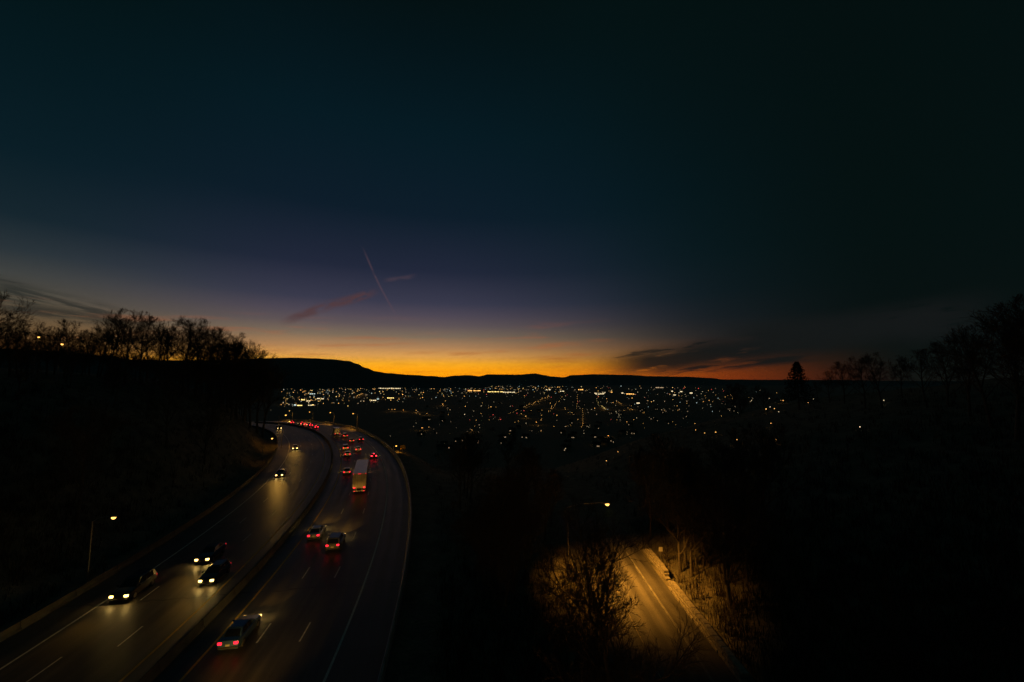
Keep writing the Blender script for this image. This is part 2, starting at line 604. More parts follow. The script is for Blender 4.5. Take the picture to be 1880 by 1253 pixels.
def ray_ground(px, py, up=0.0, tmin=20.0, tmax=11000.0):
    """where the line of sight through a photo pixel meets the ground (raised by 'up')"""
    d = px_dir(px, py)
    h = math.hypot(d.x, d.y)
    t = tmin
    prev = t
    while t < tmax:
        x, y, z = d.x * t, d.y * t, CAM_Z + d.z * t
        if z <= ground(x, y) + up:
            lo, hi = prev, t
            for _ in range(24):
                mid = (lo + hi) / 2
                x, y, z = d.x * mid, d.y * mid, CAM_Z + d.z * mid
                if z <= ground(x, y) + up:
                    hi = mid
                else:
                    lo = mid
            return d.x * hi, d.y * hi, ground(d.x * hi, d.y * hi), hi
        prev = t
        t *= 1.02
    t = tmax
    x, y = d.x * t, d.y * t
    return x, y, ground(x, y), t


def ray_road(px, py, up):
    """(r, theta) on the highway where the sight line meets the height 'up' above it"""
    d = px_dir(px, py)
    z = 0.0
    for _ in range(8):
        t = (z + up - CAM_Z) / d.z
        r, th = polar(d.x * t, d.y * t)
        z = road_z(th)
    return r, th


def on_road(r, th, up=0.0):
    return Vector((OC[0] + r * math.cos(th), OC[1] + r * math.sin(th), road_z(th) + up))


def graded(lo, hi, step, far_lo, far_hi, g=1.16):
    out = []
    v = lo
    while v <= hi:
        out.append(v)
        v += step
    s = step
    v = out[-1]
    while v < far_hi:
        s *= g
        v += s
        out.append(v)
    s = step
    v = lo
    pre = []
    while v > far_lo:
        s *= g
        v -= s
        pre.append(v)
    return pre[::-1] + out


gx = graded(-230, 90, 3.0, -15000, 15000)
gy = graded(-30, 300, 3.0, -1200, 14200)
tv = [(x, y, ground(x, y)) for y in gy for x in gx]
nx = len(gx)
tf = [(j * nx + i, j * nx + i + 1, (j + 1) * nx + i + 1, (j + 1) * nx + i) for j in range(len(gy) - 1) for i in range(nx - 1)]
tm = bpy.data.meshes.new('ground')
tm.from_pydata(tv, [], tf)
tm.materials.append(MAT['ground'])
tm.polygons.foreach_set('use_smooth', [True] * len(tm.polygons))
tag(link('ground', tm), kind='structure')


def ridge(name, prof, dist, depth, seed, mtl):
    """a range of hills: a crest seen at the given heights, with slopes in front and behind"""
    rr = random.Random(seed)
    cols = []
    for i in range(len(prof) - 1):
        (xa, ya), (xb, yb) = prof[i], prof[i + 1]
        n = max(2, int((xb - xa) / 2.5))
        for k in range(n):
            t = k / n
            cols.append((xa + (xb - xa) * t, ya + (yb - ya) * S(t)))
    cols.append(prof[-1])
    verts, faces = [], []
    steps = [-1.0, -0.72, -0.45, -0.25, -0.1, 0.0, 0.12, 0.4, 1.0]
    frac = [0.0, 0.16, 0.42, 0.68, 0.90, 1.0, 0.92, 0.5, 0.0]
    for (px, py) in cols:
        d = px_dir(px, py)
        h = math.hypot(d.x, d.y)
        ux, uy = d.x / h, d.y / h
        crest = CAM_Z + dist * d.z / h + rr.uniform(-1, 1) * dist * 0.00028
        base = -85.0
        wob = 0.12 * math.sin(px * 0.05 + seed) + 0.08 * math.sin(px * 0.13 + 2 * seed)
        for s_, f_ in zip(steps, frac):
            q = dist + depth * s_ * (1 + (wob if abs(s_) < 1 else 0))
            z = base + (crest - base) * f_
            verts.append((ux * q, uy * q, z))
    n = len(steps)
    for i in range(len(cols) - 1):
        for j in range(n - 1):
            faces.append((i * n + j, (i + 1) * n + j, (i + 1) * n + j + 1, i * n + j + 1))
    me = bpy.data.meshes.new(name)
    me.from_pydata(verts, [], faces)
    me.materials.append(mtl)
    tag(link(name, me), kind='structure')


ridge('far_hills', [(560, 690), (640, 688), (700, 687), (740, 688), (790, 690.5), (815, 692.5), (835, 690), (858, 689), (880, 691), (897, 687.5), (925, 688),
                    (952, 688), (982, 686), (1000, 689), (1012, 691.5), (1036, 693), (1050, 689), (1090, 687.5), (1150, 688.5),
                    (1200, 691), (1260, 692), (1300, 694), (1330, 697), (1400, 697.5), (1500, 698), (1700, 700), (2100, 702), (2600, 704)],
      12600.0, 1500.0, 3, MAT['hill'])
ridge('table_hill', [(-400, 632), (0, 640), (110, 645), (190, 653), (250, 661), (330, 662), (430, 661), (480, 658), (540, 657), (575, 658), (610, 660), (640, 663), (655, 668),
                     (672, 676), (690, 682), (712, 685.5), (760, 689), (830, 696), (900, 704)],
      7200.0, 1100.0, 5, MAT['hill'])


# ------------------------------------------------------------------ highway
def arc_strip(r0, r1, t0, t1, n, lift):
    mb = MB()
    rings = []
    for i in range(n + 1):
        th = t0 + (t1 - t0) * i / n
        rings.append([on_road(r0, th, lift), on_road(r1, th, lift)])
    for rg in rings:
        mb.v.extend([tuple(p) for p in rg])
    for i in range(n):
        mb.f.append((2 * i, 2 * i + 1, 2 * i + 3, 2 * i + 2))
        mb.m.append(0)
    return mb


T0, T1 = R(-9), R(62)
LB, LW, LY, RY, RW, RB = 351.3, 355.1, 365.6, 370.1, 381.0, 385.3
hw = arc_strip(351.0, 385.6, T0, T1, 260, 0.0).build('highway', MAT['road'])
tag(hw, kind='structure')
for nm, r, w, mk in (('edge_line', LW, 0.21, 'white_line'), ('edge_line', RW, 0.21, 'white_line'),
                     ('edge_line', LY, 0.21, 'yellow_line'), ('edge_line', RY, 0.21, 'yellow_line')):
    arc_strip(r - w / 2, r + w / 2, T0, T1, 260, 0.005).build(nm, MAT[mk], hw)
PERIOD = 12.19


def dash_row(r, px, py):
    _, th = ray_road(px, py, 0)
    L = 3.05
    mb = MB()
    n = 3
    w = 0.075
    v = []
    for i in range(n + 1):
        a = (-L / 2 + L * i / n) / r
        v += [((r - w) * math.cos(a) - r, (r - w) * math.sin(a), 0), ((r + w) * math.cos(a) - r, (r + w) * math.sin(a), 0)]
    mb.poly(v, [(2 * i, 2 * i + 1, 2 * i + 3, 2 * i + 2) for i in range(n)])
    me = mb.mesh('lane_dash', MAT['white_line'])
    dth = PERIOD / r
    k0 = int((th - R(1)) / dth)
    k = -k0
    while True:
        t = th + k * dth
        if t > R(50):
            break
        if t > R(1):
            link('lane_dash', me, hw, on_road(r, t, 0.006), t)
        k += 1


dash_row(RY + 3.63, 560.6, 1052)
dash_row(RY + 7.27, 618, 1050.7)
dash_row(LW + 3.5, 515, 891)
dash_row(LW + 7.0, 532.5, 907.5)


def barrier(name, r, prof, label, mk='concrete_dark', seg=6.0, rail=None, lo=R(1.0), hi=R(52)):
    """curved run of cast concrete segments with open joints"""
    root = empty(name, on_road(r, R(10)))
    root_inv = root.location.copy()
    mb = MB()
    rings = []
    a = (seg / 2 - 0.03) / r
    for i in range(4):
        t = -a + 2 * a * i / 3
        rings.append([((r + dx) * math.cos(t) - r, (r + dx) * math.sin(t), z) for dx, z in prof])
    mb.loft(rings, 0, True, True)
    me = mb.mesh('barrier_segment', MAT[mk])
    t = lo
    k = 0
    while t < hi:
        o = link('barrier_segment', me, root, on_road(r, t) - root_inv, t)
        slope = (road_z(t + 0.004) - road_z(t - 0.004)) / (0.008 * r)
        o.rotation_euler = (math.atan(slope), 0, t)
        t += seg / r
        k += 1
    if rail:
        m2 = MB()
        pts = [on_road(r + rail[0], lo + (hi - lo) * i / 150, rail[1]) - root_inv for i in range(151)]
        m2.tube(pts, 0.05, 6)
        m2.build('top_rail', MAT['steel'], root, True)
        q = lo
        m3 = MB()
        m3.box(-0.05, 0.05, -0.05, 0.05, rail[1] - 0.32, rail[1] + 0.0)
        pm = m3.mesh('rail_post', MAT['steel'])
        while q < hi:
            link('rail_post', pm, root, on_road(r + rail[0], q) - root_inv, q)
            q += 3.0 / r
    return tag(root, label, 'barrier')


JER = [(-0.30, -0.1), (-0.30, 0.08), (-0.17, 0.30), (-0.09, 0.82), (0.09, 0.82), (0.17, 0.30), (0.30, 0.08), (0.30, -0.1)]
PAR = [(-0.26, -0.1), (-0.26, 0.08), (-0.14, 0.32), (-0.08, 0.86), (0.16, 0.86), (0.18, -0.1)]
PAL = [(-0.18, -0.1), (-0.16, 0.80), (0.08, 0.80), (0.14, 0.32), (0.26, 0.08), (0.26, -0.1)]
barrier('median_barrier', 367.7, JER, 'concrete barrier down the median between the two carriageways')
barrier('parapet_barrier', RB, PAR, 'pale curved concrete parapet on the outer side of the outbound carriageway', mk='concrete', rail=(0.05, 1.12))
barrier('roadside_barrier', LB, PAL, 'concrete barrier along the foot of the dark wooded hill')


# ------------------------------------------------------------------ side street at lower right
def street_strip(x0, x1, y0, y1, lift, step=6.0):
    mb = MB()
    n = max(1, int((y1 - y0) / step))
    for i in range(n + 1):
        y = y0 + (y1 - y0) * i / n
        for x in (x0, x1):
            mb.v.append((x, y, street_z(y) + lift))
    for i in range(n):
        mb.f.append((2 * i, 2 * i + 1, 2 * i + 3, 2 * i + 2))
        mb.m.append(0)
    return mb


def street_z(y):
    return max(ground(11.5, y), ground(8.0, y), ground(15.0, y)) + 0.05


st = street_strip(8.0, 15.2, 10, 74, 0.02).build('side_street', MAT['street'])
tag(st, kind='structure')
street_strip(11.45, 11.55, 10, 74, 0.026).build('centre_line', MAT['worn_line'], st)
for (x0, x1) in ((15.2, 15.42), (7.78, 8.0)):
    kb2 = MB()
    rings = [[(x0, y, street_z(y) - 0.2), (x1, y, street_z(y) - 0.2), (x1, y, street_z(y) + 0.10), (x0, y, street_z(y) + 0.10)] for y in range(10, 75, 4)]
    kb2.loft(rings, 0, True, True)
    kb2.build('kerb', MAT['kerb'], st)

pv_ = street_strip(15.42, 17.3, 10, 74, 0.05).build('pavement', MAT['street'])
tag(pv_, kind='structure')
# low stone wall behind the kerb, with a gap for a path, each stone block laid singly
wall = empty('stone_wall', (17.6, 42, street_z(42)))
tag(wall, 'low pale stone wall beside the lamp-lit side street', 'wall')
wr = random.Random(4)
for course in range(3):
    y = 34.0 + (0.35 if course % 2 else 0.0)
    while y < 58:
        L = wr.uniform(0.7, 1.25)
        if not (49.2 < y + L / 2 < 51.0):
            b = MB()
            x0 = 17.2 + wr.uniform(-0.05, 0.05) + 0.06 * course + (0.35 if y > 50 else 0)
            h = 0.29
            b.box(-0.28, 0.28, -L / 2 + 0.02, L / 2 - 0.02, 0.012, h - 0.005, ch=0.04)
            o = b.build('stone_block', MAT['stone'], wall)
            o.location = Vector((x0 + 0.4, y + L / 2, street_z(y) - 0.02 + course * h)) - wall.location
        y += L


# ------------------------------------------------------------------ lamps
def lamp_meshes(h, arm):
    p = MB()
    p.tube([(0, 0, -0.3), (0, 0, h * 0.5), (0, 0, h)], [0.11, 0.085, 0.06], 8)
    a = MB()
    a.tube([(0, 0, h - 0.05), (0, arm * 0.35, h + 0.32), (0, arm * 0.75, h + 0.42), (0, arm, h + 0.42)], [0.05, 0.045, 0.04, 0.04], 6)
    hd = MB()
    z = h + 0.42
    hd.loft([[(0.10 * c, arm - 0.25, z + 0.06 * s) for c, s in CIRC8], [(0.20 * c, arm + 0.05, z + 0.12 * s) for c, s in CIRC8],
             [(0.19 * c, arm + 0.42, z + 0.11 * s) for c, s in CIRC8], [(0.08 * c, arm + 0.58, z + 0.05 * s) for c, s in CIRC8]], 0, True, True)
    ln = MB()
    rings = []
    for zz, rr in ((0.0, 0.21), (-0.10, 0.22), (-0.20, 0.17), (-0.27, 0.07)):
        rings.append([(rr * c, arm + 0.2 + rr * 1.1 * s, z - 0.06 + zz) for c, s in CIRC8])
    ln.loft(rings, 0, False, True)
    return p, a, hd, ln


CIRC8 = [(math.cos(2 * math.pi * k / 8), math.sin(2 * math.pi * k / 8)) for k in range(8)]


def street_lamp(loc, rz, h, arm, label, group, watts, lens='sodium', gain=5.0, spot=150, tilt=0.0):
    root = empty('street_lamp', loc, rz)
    tag(root, label, 'street lamp', group)
    p, a, hd, ln = lamp_meshes(h, arm)
    p.build('pole', MAT['steel'], root)
    a.build('arm', MAT['steel'], root)
    hd.build('lamp_head', MAT['lamp_metal'], root, True)
    o = ln.build('lens', MAT[lens], root, True)
    if watts:
        ld = bpy.data.lights.new('lamp_light', 'SPOT')
        ld.energy = watts * gain
        ld.color = (1.0, 0.40, 0.04)
        ld.spot_size = R(spot)
        ld.spot_blend = 1.0
        ld.shadow_soft_size = 0.15
        lo = bpy.data.objects.new('lamp_light', ld)
        lo.parent = root
        lo.location = (0, arm + 0.2, h - 0.05)
        lo.rotation_euler = (R(tilt), 0, 0)
        COL.objects.link(lo)
    return root


def lamp_on_line(px, py, r_line, inward, label, watts, tmin=25):
    """highway lamp whose head shows at the pixel, its foot on the circle r_line"""
    d = px_dir(px, py)
    arm = 1.9
    best = None
    t = tmin
    rh = r_line + (arm if not inward else -arm)
    while t < 420:
        r, th = polar(d.x * t, d.y * t)
        e = abs(r - rh) + max(0, t - 300) * 0.1
        z = CAM_Z + d.z * t - road_z(th)
        if z < 12 and z > 2.5 and (best is None or e < best[0]):
            best = (e, t, th, z)
        t += 0.5
    e, t, th, z = best
    x, y = d.x * t, d.y * t
    u = Vector((math.cos(th), math.sin(th), 0))
    foot = Vector((x, y, 0)) - u * (arm if not inward else -arm)
    foot.z = min(ground(foot.x, foot.y), road_z(th)) if inward else road_z(th)
    hh = CAM_Z + d.z * t - foot.z - 0.2
    # local +y (the arm) must point outward (not inward) or inward
    rz = th - math.pi / 2 if not inward else th + math.pi / 2
    return street_lamp(foot, rz, hh, arm, label, 'street lamps along the highway', watts)


lamp_on_line(205, 952, 349.6, False, 'amber street lamp alone above the barrier at the near foot of the dark hill', 0)
lamp_on_line(498, 806, 349.6, False, 'amber street lamp on the hill side just left of the oncoming cars', 15)
lamp_on_line(530.5, 774.5, 350.5, False, 'amber street lamp beside the farthest red tail lights of the highway', 90, 150)
lamp_on_line(523.5, 763, 350.5, False, 'amber street lamp above and left of the farthest tail lights', 80, 165)
for px, py, tx in ((532, 755, 'leftmost'), (569, 757, 'second from the left'), (607, 758, 'third from the left'), (649, 760, 'rightmost')):
    lamp_on_line(px, py, 388.4, True, 'amber lamp behind the far bend of the highway, %s of four' % tx, 500, 200)

for r_, th_, rz_ in ((349.6, R(4.6), -90), (388.4, R(3.0), 90)):  # unseen lamps added below the view to warm the near road
    p_ = on_road(r_, th_)
    street_lamp(p_, th_ + R(rz_), 8.5, 1.9, 'added amber lamp out of view at the near end of the highway, %s side' % ('hill' if rz_ < 0 else 'parapet'), 'street lamps along the highway', 2600)

# the lamp and the yellow board it lights, below the parapet
gxp, gyp, gzp, gt = ray_ground(727, 830, 0.0)
d = px_dir(727.5, 819.5)
t = math.hypot(gxp, gyp) / math.hypot(d.x, d.y)
lz = CAM_Z + d.z * t
base = ground(d.x * t, d.y * t)
street_lamp((d.x * t - 0.9, d.y * t, base), R(-90), max(1.6, lz - base - 0.2), 0.7, 'bright amber lamp shining beside a small yellow board outside the parapet', None, 120)
sg = empty('yellow_board', (d.x * t + 2.0, d.y * t + 0.6, base))
b = MB()
b.tube([(0, 0.1, -0.3), (0, 0.1, lz - base + 0.4)], 0.05, 6)
b.build('post', MAT['steel'], sg)
b = MB()
b.box(-0.85, 0.85, -0.03, 0.03, lz - base - 1.05, lz - base + 0.25, ch=0.02)
b.build('panel', MAT['sign_yellow'], sg)
tag(sg, 'small yellow board lit by the lamp outside the highway parapet', 'sign')

# side street lamp: its head shows above the bare tree
d = px_dir(1115, 928)
t = 50.0 / d.y
lx, ly, lz = d.x * t, d.y * t, CAM_Z + d.z * t
street_lamp((lx - 4.6, ly, ground(lx - 4.6, ly)), R(-90), lz - ground(lx - 4.6, ly) - 0.15, 4.4,
            'bright amber street lamp standing alone above the bare tree on the side street', None, 10500, gain=1.0, spot=123, tilt=12.0)
# small sign on a post beyond the wall
sx, sy, sz, _ = ray_ground(1214, 1040)
sg = empty('post_sign', (sx, sy, sz))
b = MB()
b.tube([(0, 0.04, -0.3), (0, 0.04, 2.3)], 0.04, 6)
b.build('post', MAT['steel'], sg)
b = MB()
b.box(-0.24, 0.24, -0.015, 0.015, 1.75, 2.3, ch=0.01)
b.build('panel', MAT['sign_white'], sg)
tag(sg, 'small pale sign on a post behind the stone wall', 'sign')

# lamps of the houses up on the left-hand hill
for px, py, lab in ((71, 620, 'round yellow lamp high among the trees of the left-hand hill'), (114, 633, 'small yellow lamp among the hill trees, lower than the round one')):
    d = px_dir(px, py)
    t = 92.0 / d.y
    x, y, z = d.x * t, d.y * t, CAM_Z + d.z * t
    g = ground(x, y)
    street_lamp((x - 0.9, y + 0.5, g), R(-120), z - g - 0.2, 0.9, lab, None, 0)


# ------------------------------------------------------------------ vehicles
def quad_panel(mb, a, b, c, dd, u0, u1, v0, v1, off, m=0):
    """inset panel, slightly proud of the quad a b c d"""
    a, b, c, dd = map(Vector, (a, b, c, dd))
    n = (b - a).cross(dd - a).normalized()

    def P(u, v):
        return (a * (1 - u) + b * u) * (1 - v) + (dd * (1 - u) + c * u) * v
    o = [P(u0, v0), P(u1, v0), P(u1, v1), P(u0, v1)]
    top = [p + n * off for p in o]
    bot = [p - n * 0.01 for p in o]
    mb.loft([bot, top], m, False, True)


def car_proto(kind):
    """list of (part name, mesh, index of parent part or None, painted?)"""
    out = []
    if kind == 'sedan':
        stn = [(-2.30, .74, .40, .82), (-2.24, .82, .28, .95), (-1.75, .88, .23, .99), (-0.7, .90, .21, .97), (0.7, .90, .21, .95),
               (1.15, .90, .21, .93), (1.85, .87, .23, .83), (2.22, .80, .27, .72), (2.31, .70, .36, .60)]
        cb, ct = (-1.82, 1.08, .80, .93), (-1.10, 0.22, .60, 1.43)
        wy, wr_ = 1.38, .32
    elif kind == 'suv':
        stn = [(-2.30, .80, .44, .98), (-2.26, .87, .34, 1.06), (-1.75, .93, .29, 1.08), (-0.6, .95, .27, 1.07), (0.7, .95, .27, 1.06),
               (1.15, .95, .27, 1.05), (1.85, .92, .29, .98), (2.24, .86, .33, .86), (2.33, .76, .42, .72)]
        cb, ct = (-2.20, 1.12, .86, 1.04), (-1.98, 0.30, .69, 1.74)
        wy, wr_ = 1.40, .37
    else:  # hatchback
        stn = [(-2.00, .74, .40, .88), (-1.95, .82, .28, .97), (-1.5, .86, .22, .99), (-0.5, .88, .20, .98), (0.7, .88, .20, .96),
               (1.05, .88, .20, .94), (1.65, .85, .22, .85), (1.98, .77, .27, .74), (2.06, .68, .36, .62)]
        cb, ct = (-1.90, 1.00, .79, .95), (-1.55, 0.18, .62, 1.48)
        wy, wr_ = 1.28, .31
    mb = MB()
    rings = []
    for (y, w, zb, zt) in stn:
        zm = zb + (zt - zb) * 0.55
        half = [(w * .90, zb), (w * .985, zb + .10), (w, zm), (w * .975, zt - .05), (w * .90, zt), (w * .45, zt + .02)]
        rings.append([(x, y, z) for x, z in half] + [(-x, y, z) for x, z in reversed(half)])
    mb.loft(rings, 0, True, True)
    # cabin frame with rounded roof
    y0, y1, w0, z0 = cb
    Y0, Y1, W1, Z1 = ct
    B = [(-w0, y0, z0), (w0, y0, z0), (w0, y1, z0), (-w0, y1, z0)]
    T = [(-W1, Y0, Z1 - .06), (W1, Y0, Z1 - .06), (W1, Y1, Z1 - .06), (-W1, Y1, Z1 - .06)]
    T2 = [(-W1 + .10, Y0 + .12, Z1), (W1 - .10, Y0 + .12, Z1), (W1 - .10, Y1 - .16, Z1), (-W1 + .10, Y1 - .16, Z1)]
    mb.loft([B, T, T2], 0, False, True)
    out.append(('body', mb.mesh('body', PAINTS['grey'], False), None, True))
    for nm, q, us in (('rear_window', (B[0], B[1], T[1], T[0]), ((.08, .92),)), ('windscreen', (B[2], B[3], T[3], T[2]), ((.06, .94),)),
                      ('side_window', (B[1], B[2], T[2], T[1]), ((.14, .50), (.54, .88))), ('side_window', (B[3], B[0], T[0], T[3]), ((.12, .46), (.50, .86)))):
        for (u0, u1) in us:
            g = MB()
            quad_panel(g, *q, u0, u1, .10, .92, 0.006)
            out.append((nm, g.mesh(nm, MAT['glass']), None, False))
    ye, yf = stn[0][0], stn[-1][0]
    we = stn[1][1]
    for sx in (-1, 1):
        t = MB()
        zt = stn[1][3]
        x0, x1 = sorted((sx * (we - .36), sx * (we - .02)))
        t.box(x0, x1, ye - .03, ye + .20, zt - .26, zt - .06, ch=.025)
        out.append(('tail_light', t.mesh('tail_light', MAT['tail']), None, False))
        h = MB()
        wf, zf = stn[-2][1], stn[-2][3]
        x0, x1 = sorted((sx * (wf - .38), sx * (wf - .01)))
        h.box(x0, x1, yf - .24, yf + .03, zf - .24, zf - .03, ch=.03)
        out.append(('headlight', h.mesh('headlight', MAT['head']), None, False))
        mi = MB()
        x0, x1 = sorted((sx * (w0 + .06), sx * (w0 + .26)))
        mi.box(x0, x1, y1 - .35, y1 - .22, z0 + .06, z0 + .20, ch=.02)
        out.append(('wing_mirror', mi.mesh('wing_mirror', PAINTS['grey']), None, True))
    bp = MB()
    bp.box(-we + .05, we - .05, ye - .05, ye + .12, stn[0][2] - .04, stn[0][2] + .12, ch=.03)
    out.append(('rear_bumper', bp.mesh('rear_bumper', MAT['trim']), None, False))
    bp = MB()
    bp.box(-we + .08, we - .08, yf - .12, yf + .04, stn[-1][2] - .06, stn[-1][2] + .06, ch=.03)
    out.append(('front_bumper', bp.mesh('front_bumper', MAT['trim']), None, False))
    pl = MB()
    pl.box(-.16, .16, ye - .035, ye - .015, stn[0][2] + .17, stn[0][2] + .33)
    out.append(('licence_plate', pl.mesh('licence_plate', MAT['plate']), None, False))
    gr = MB()
    gr.box(-.40, .40, yf - .02, yf + .012, stn[-1][2] + .06, stn[-1][3] - .03)
    out.append(('grille', gr.mesh('grille', MAT['trim']), None, False))
    wm = MB()
    wm.disc_cyl((0, 0, 0), (1, 0, 0), wr_, .22, 18)
    wmesh = wm.mesh('wheel', MAT['tyre'])
    for sx in (-1, 1):
        for yy in (-wy, wy):
            out.append(('wheel', (wmesh, (sx * (stn[3][1] - .095), yy, wr_)), None, False))
            rm = MB()
            rm.disc_cyl((0, 0, 0), (1, 0, 0), wr_ * .62, .24, 10)
            out.append(('rim', (rm.mesh('rim', MAT['rim']), (0, 0, 0)), len(out) - 1, False))
    return out, (stn[0][0], stn[-1][0])


PROTO = {k: car_proto(k) for k in ('sedan', 'suv', 'hatchback')}
def head_spot(root, x, y, z, watts, soft=0.09, dip=4.6):
    ld = bpy.data.lights.new('headlight_beam', 'SPOT')
    ld.energy = watts * 8.0
    ld.color = (1.0, 0.50, 0.075)
    ld.spot_size = R(44)
    ld.spot_blend = 0.9
    ld.shadow_soft_size = soft
    lo = bpy.data.objects.new('headlight_beam', ld)
    lo.parent = root
    lo.location = (x, y, z)
    lo.rotation_euler = (R(90 - dip), 0, 0)
    lo.scale = (1.0, 0.45, 1.0)
    COL.objects.link(lo)


def place_car(kind, paint, r, th, away, label, watts=60.0, brake=False, near=True, group=None, dim=False):
    parts, (ye, yf) = PROTO[kind]
    name = {'sedan': 'car', 'suv': 'suv', 'hatchback': 'car'}[kind]
    root = empty(name, on_road(r, th, 0.008), th if away else th + math.pi)
    slope = (road_z(th + .004) - road_z(th - .004)) / (0.008 * r)
    root.rotation_euler = (math.atan(slope) * (1 if away else -1), 0, root.rotation_euler.z)
    tag(root, label, 'car', 'cars on the highway')
    made = []
    for nm, me, par, painted in parts:
        loc = (0, 0, 0)
        if isinstance(me, tuple):
            me, loc = me
        o = link(nm, me, made[par] if par is not None else root, loc)
        made.append(o)
        if painted:
            o.material_slots[0].link = 'OBJECT'
            o.material_slots[0].material = PAINTS[paint]
        if nm == 'tail_light' and brake:
            o.material_slots[0].link = 'OBJECT'
            o.material_slots[0].material = MAT['brake']
        if nm == 'headlight' and dim:
            o.material_slots[0].link = 'OBJECT'
            o.material_slots[0].material = MAT['head_far']
    if brake:
        b = MB()
        zt = 1.36 if kind == 'sedan' else (1.66 if kind == 'suv' else 1.40)
        yb = {'sedan': -1.22, 'suv': -2.06, 'hatchback': -1.62}[kind]
        b.box(-.20, .20, yb - .03, yb + .03, zt - .03, zt + .04)
        b.build('high_brake_light', MAT['brake'], root)
    if watts > 0:
        for sx in ((-.62, .62) if near else (0.0,)):
            head_spot(root, sx, yf + 0.06, 0.66, watts if near else watts * 2)
    return root


LANES = {'L': [LW + 1.75, LW + 5.25, LW + 8.75], 'R': [RY + 1.82, RY + 5.45, RY + 9.08]}


def car_at(kind, paint, px, py, up, side, label, **kw):
    """the pixel is the middle between its two lit lamps; the car is put into the nearest lane"""
    r, th = ray_road(px, py, up)
    r = min(LANES[side], key=lambda q: abs(q - r)) * 0.6 + 0.4 * max(LANES[side][0], min(LANES[side][2], r))
    return place_car(kind, paint, r, th + 2.25 / r, side == 'R', label, **kw)


car_at('sedan', 'blue', 407, 1182, .80, 'R', 'blue car nearest the viewer, tail lights lit, by the median', watts=60)
car_at('sedan', 'silver', 565, 984, .82, 'R', 'silver car with red tail lights touching the yellow line behind the truck', watts=170)
car_at('suv', 'grey', 607.5, 1001, .95, 'R', 'dark grey SUV with tail lights, right beside the silver car', watts=170)
car_at('sedan', 'silver', 631.4, 867, .82, 'R', 'silver car squeezed between the white truck and the median', watts=50)
car_at('hatchback', 'white', 634, 834.6, .82, 'R', 'pale car in the left lane ahead of the truck, rear of two bumper to bumper', watts=90, near=False)
car_at('suv', 'tan', 633.5, 822.5, .9, 'R', 'tan car in the left lane ahead of the truck, front of two bumper to bumper', watts=90, near=False)
car_at('sedan', 'white', 657.6, 825, .82, 'R', 'white-roofed car in the middle lane just ahead of the truck', watts=90, near=False)
car_at('hatchback', 'black', 685, 837.7, .82, 'R', 'dark car braking with glaring red lights in the right-hand lane', watts=90, brake=True, near=False)
car_at('sedan', 'tan', 646, 809, .82, 'R', 'car with tail lights in the middle lane on the bend, between three others', watts=80, near=False)
car_at('sedan', 'grey', 666, 806.5, .82, 'R', 'car with tail lights in the right lane on the bend, nearest the parapet', watts=80, near=False)
car_at('suv', 'black', 632.6, 800, .95, 'R', 'dark car directly behind the small box truck on the bend', watts=80, near=False)
for px, py, pt, kd, lab in ((538, 776, 'red', 'suv', 'farthest leftmost car with red lights beside the far amber lamp'),
                            (544.8, 780.5, 'white', 'sedan', 'far pale car with red lights, second from the left in the distant queue'),
                            (557.4, 778, 'black', 'suv', 'far car with bright red lights in the middle of the distant queue'),
                            (565.6, 785, 'tan', 'sedan', 'far car with orange-lit rear, lowest in the distant queue'),
                            (575, 780.5, 'navy', 'sedan', 'far car with red lights, rightmost in the distant queue')):
    car_at(kd, pt, px, py, .85, 'R', lab, watts=60, brake=True, near=False)
# oncoming
car_at('suv', 'black', 513.5, 786.5, .75, 'L', 'farthest oncoming car, two white headlights at the edge of the hill', watts=35, near=True, dim=True)
car_at('sedan', 'white', 537.7, 823.4, .64, 'L', 'pale oncoming car with headlights on the bend, second farthest', watts=160)
car_at('sedan', 'black', 509.5, 872.5, .64, 'L', 'dark oncoming car with headlights and gold reflections on the road before it', watts=160)
car_at('sedan', 'navy', 369, 1027, .66, 'L', 'dark oncoming car in the middle lane, upper of the close pair', watts=45)
car_at('hatchback', 'black', 373, 1068, .66, 'L', 'black oncoming car in the lane by the median, lower of the close pair', watts=45)
car_at('suv', 'black', 217, 1094, .8, 'L', 'dark oncoming SUV in the outer lane, nearest to the hill', watts=45)
# the car just below the picture's lower edge, whose headlights light the near road
place_car('sedan', 'grey', LANES['R'][1] - 1.2, R(5.9), True, 'grey car following the nearest blue car, headlights on the road', watts=520)


def wheel_row(root, ys, xs, r, w=.28):
    t = MB()
    t.disc_cyl((0, 0, 0), (1, 0, 0), r, w, 16)
    me = t.mesh('wheel', MAT['tyre'])
    rm = MB()
    rm.disc_cyl((0, 0, 0), (1, 0, 0), r * .55, w + .03, 10)
    rme = rm.mesh('rim', MAT['rim'])
    for y in ys:
        for x in xs:
            o = link('wheel', me, root, (x, y, r))
            link('rim', rme, o)


def lights(root, nm, pts, size, m):
    for (x, y, z) in pts:
        b = MB()
        b.box(x - size[0], x + size[0], y - .03, y + .03, z - size[1], z + size[1], ch=.012)
        b.build(nm, MAT[m], root)


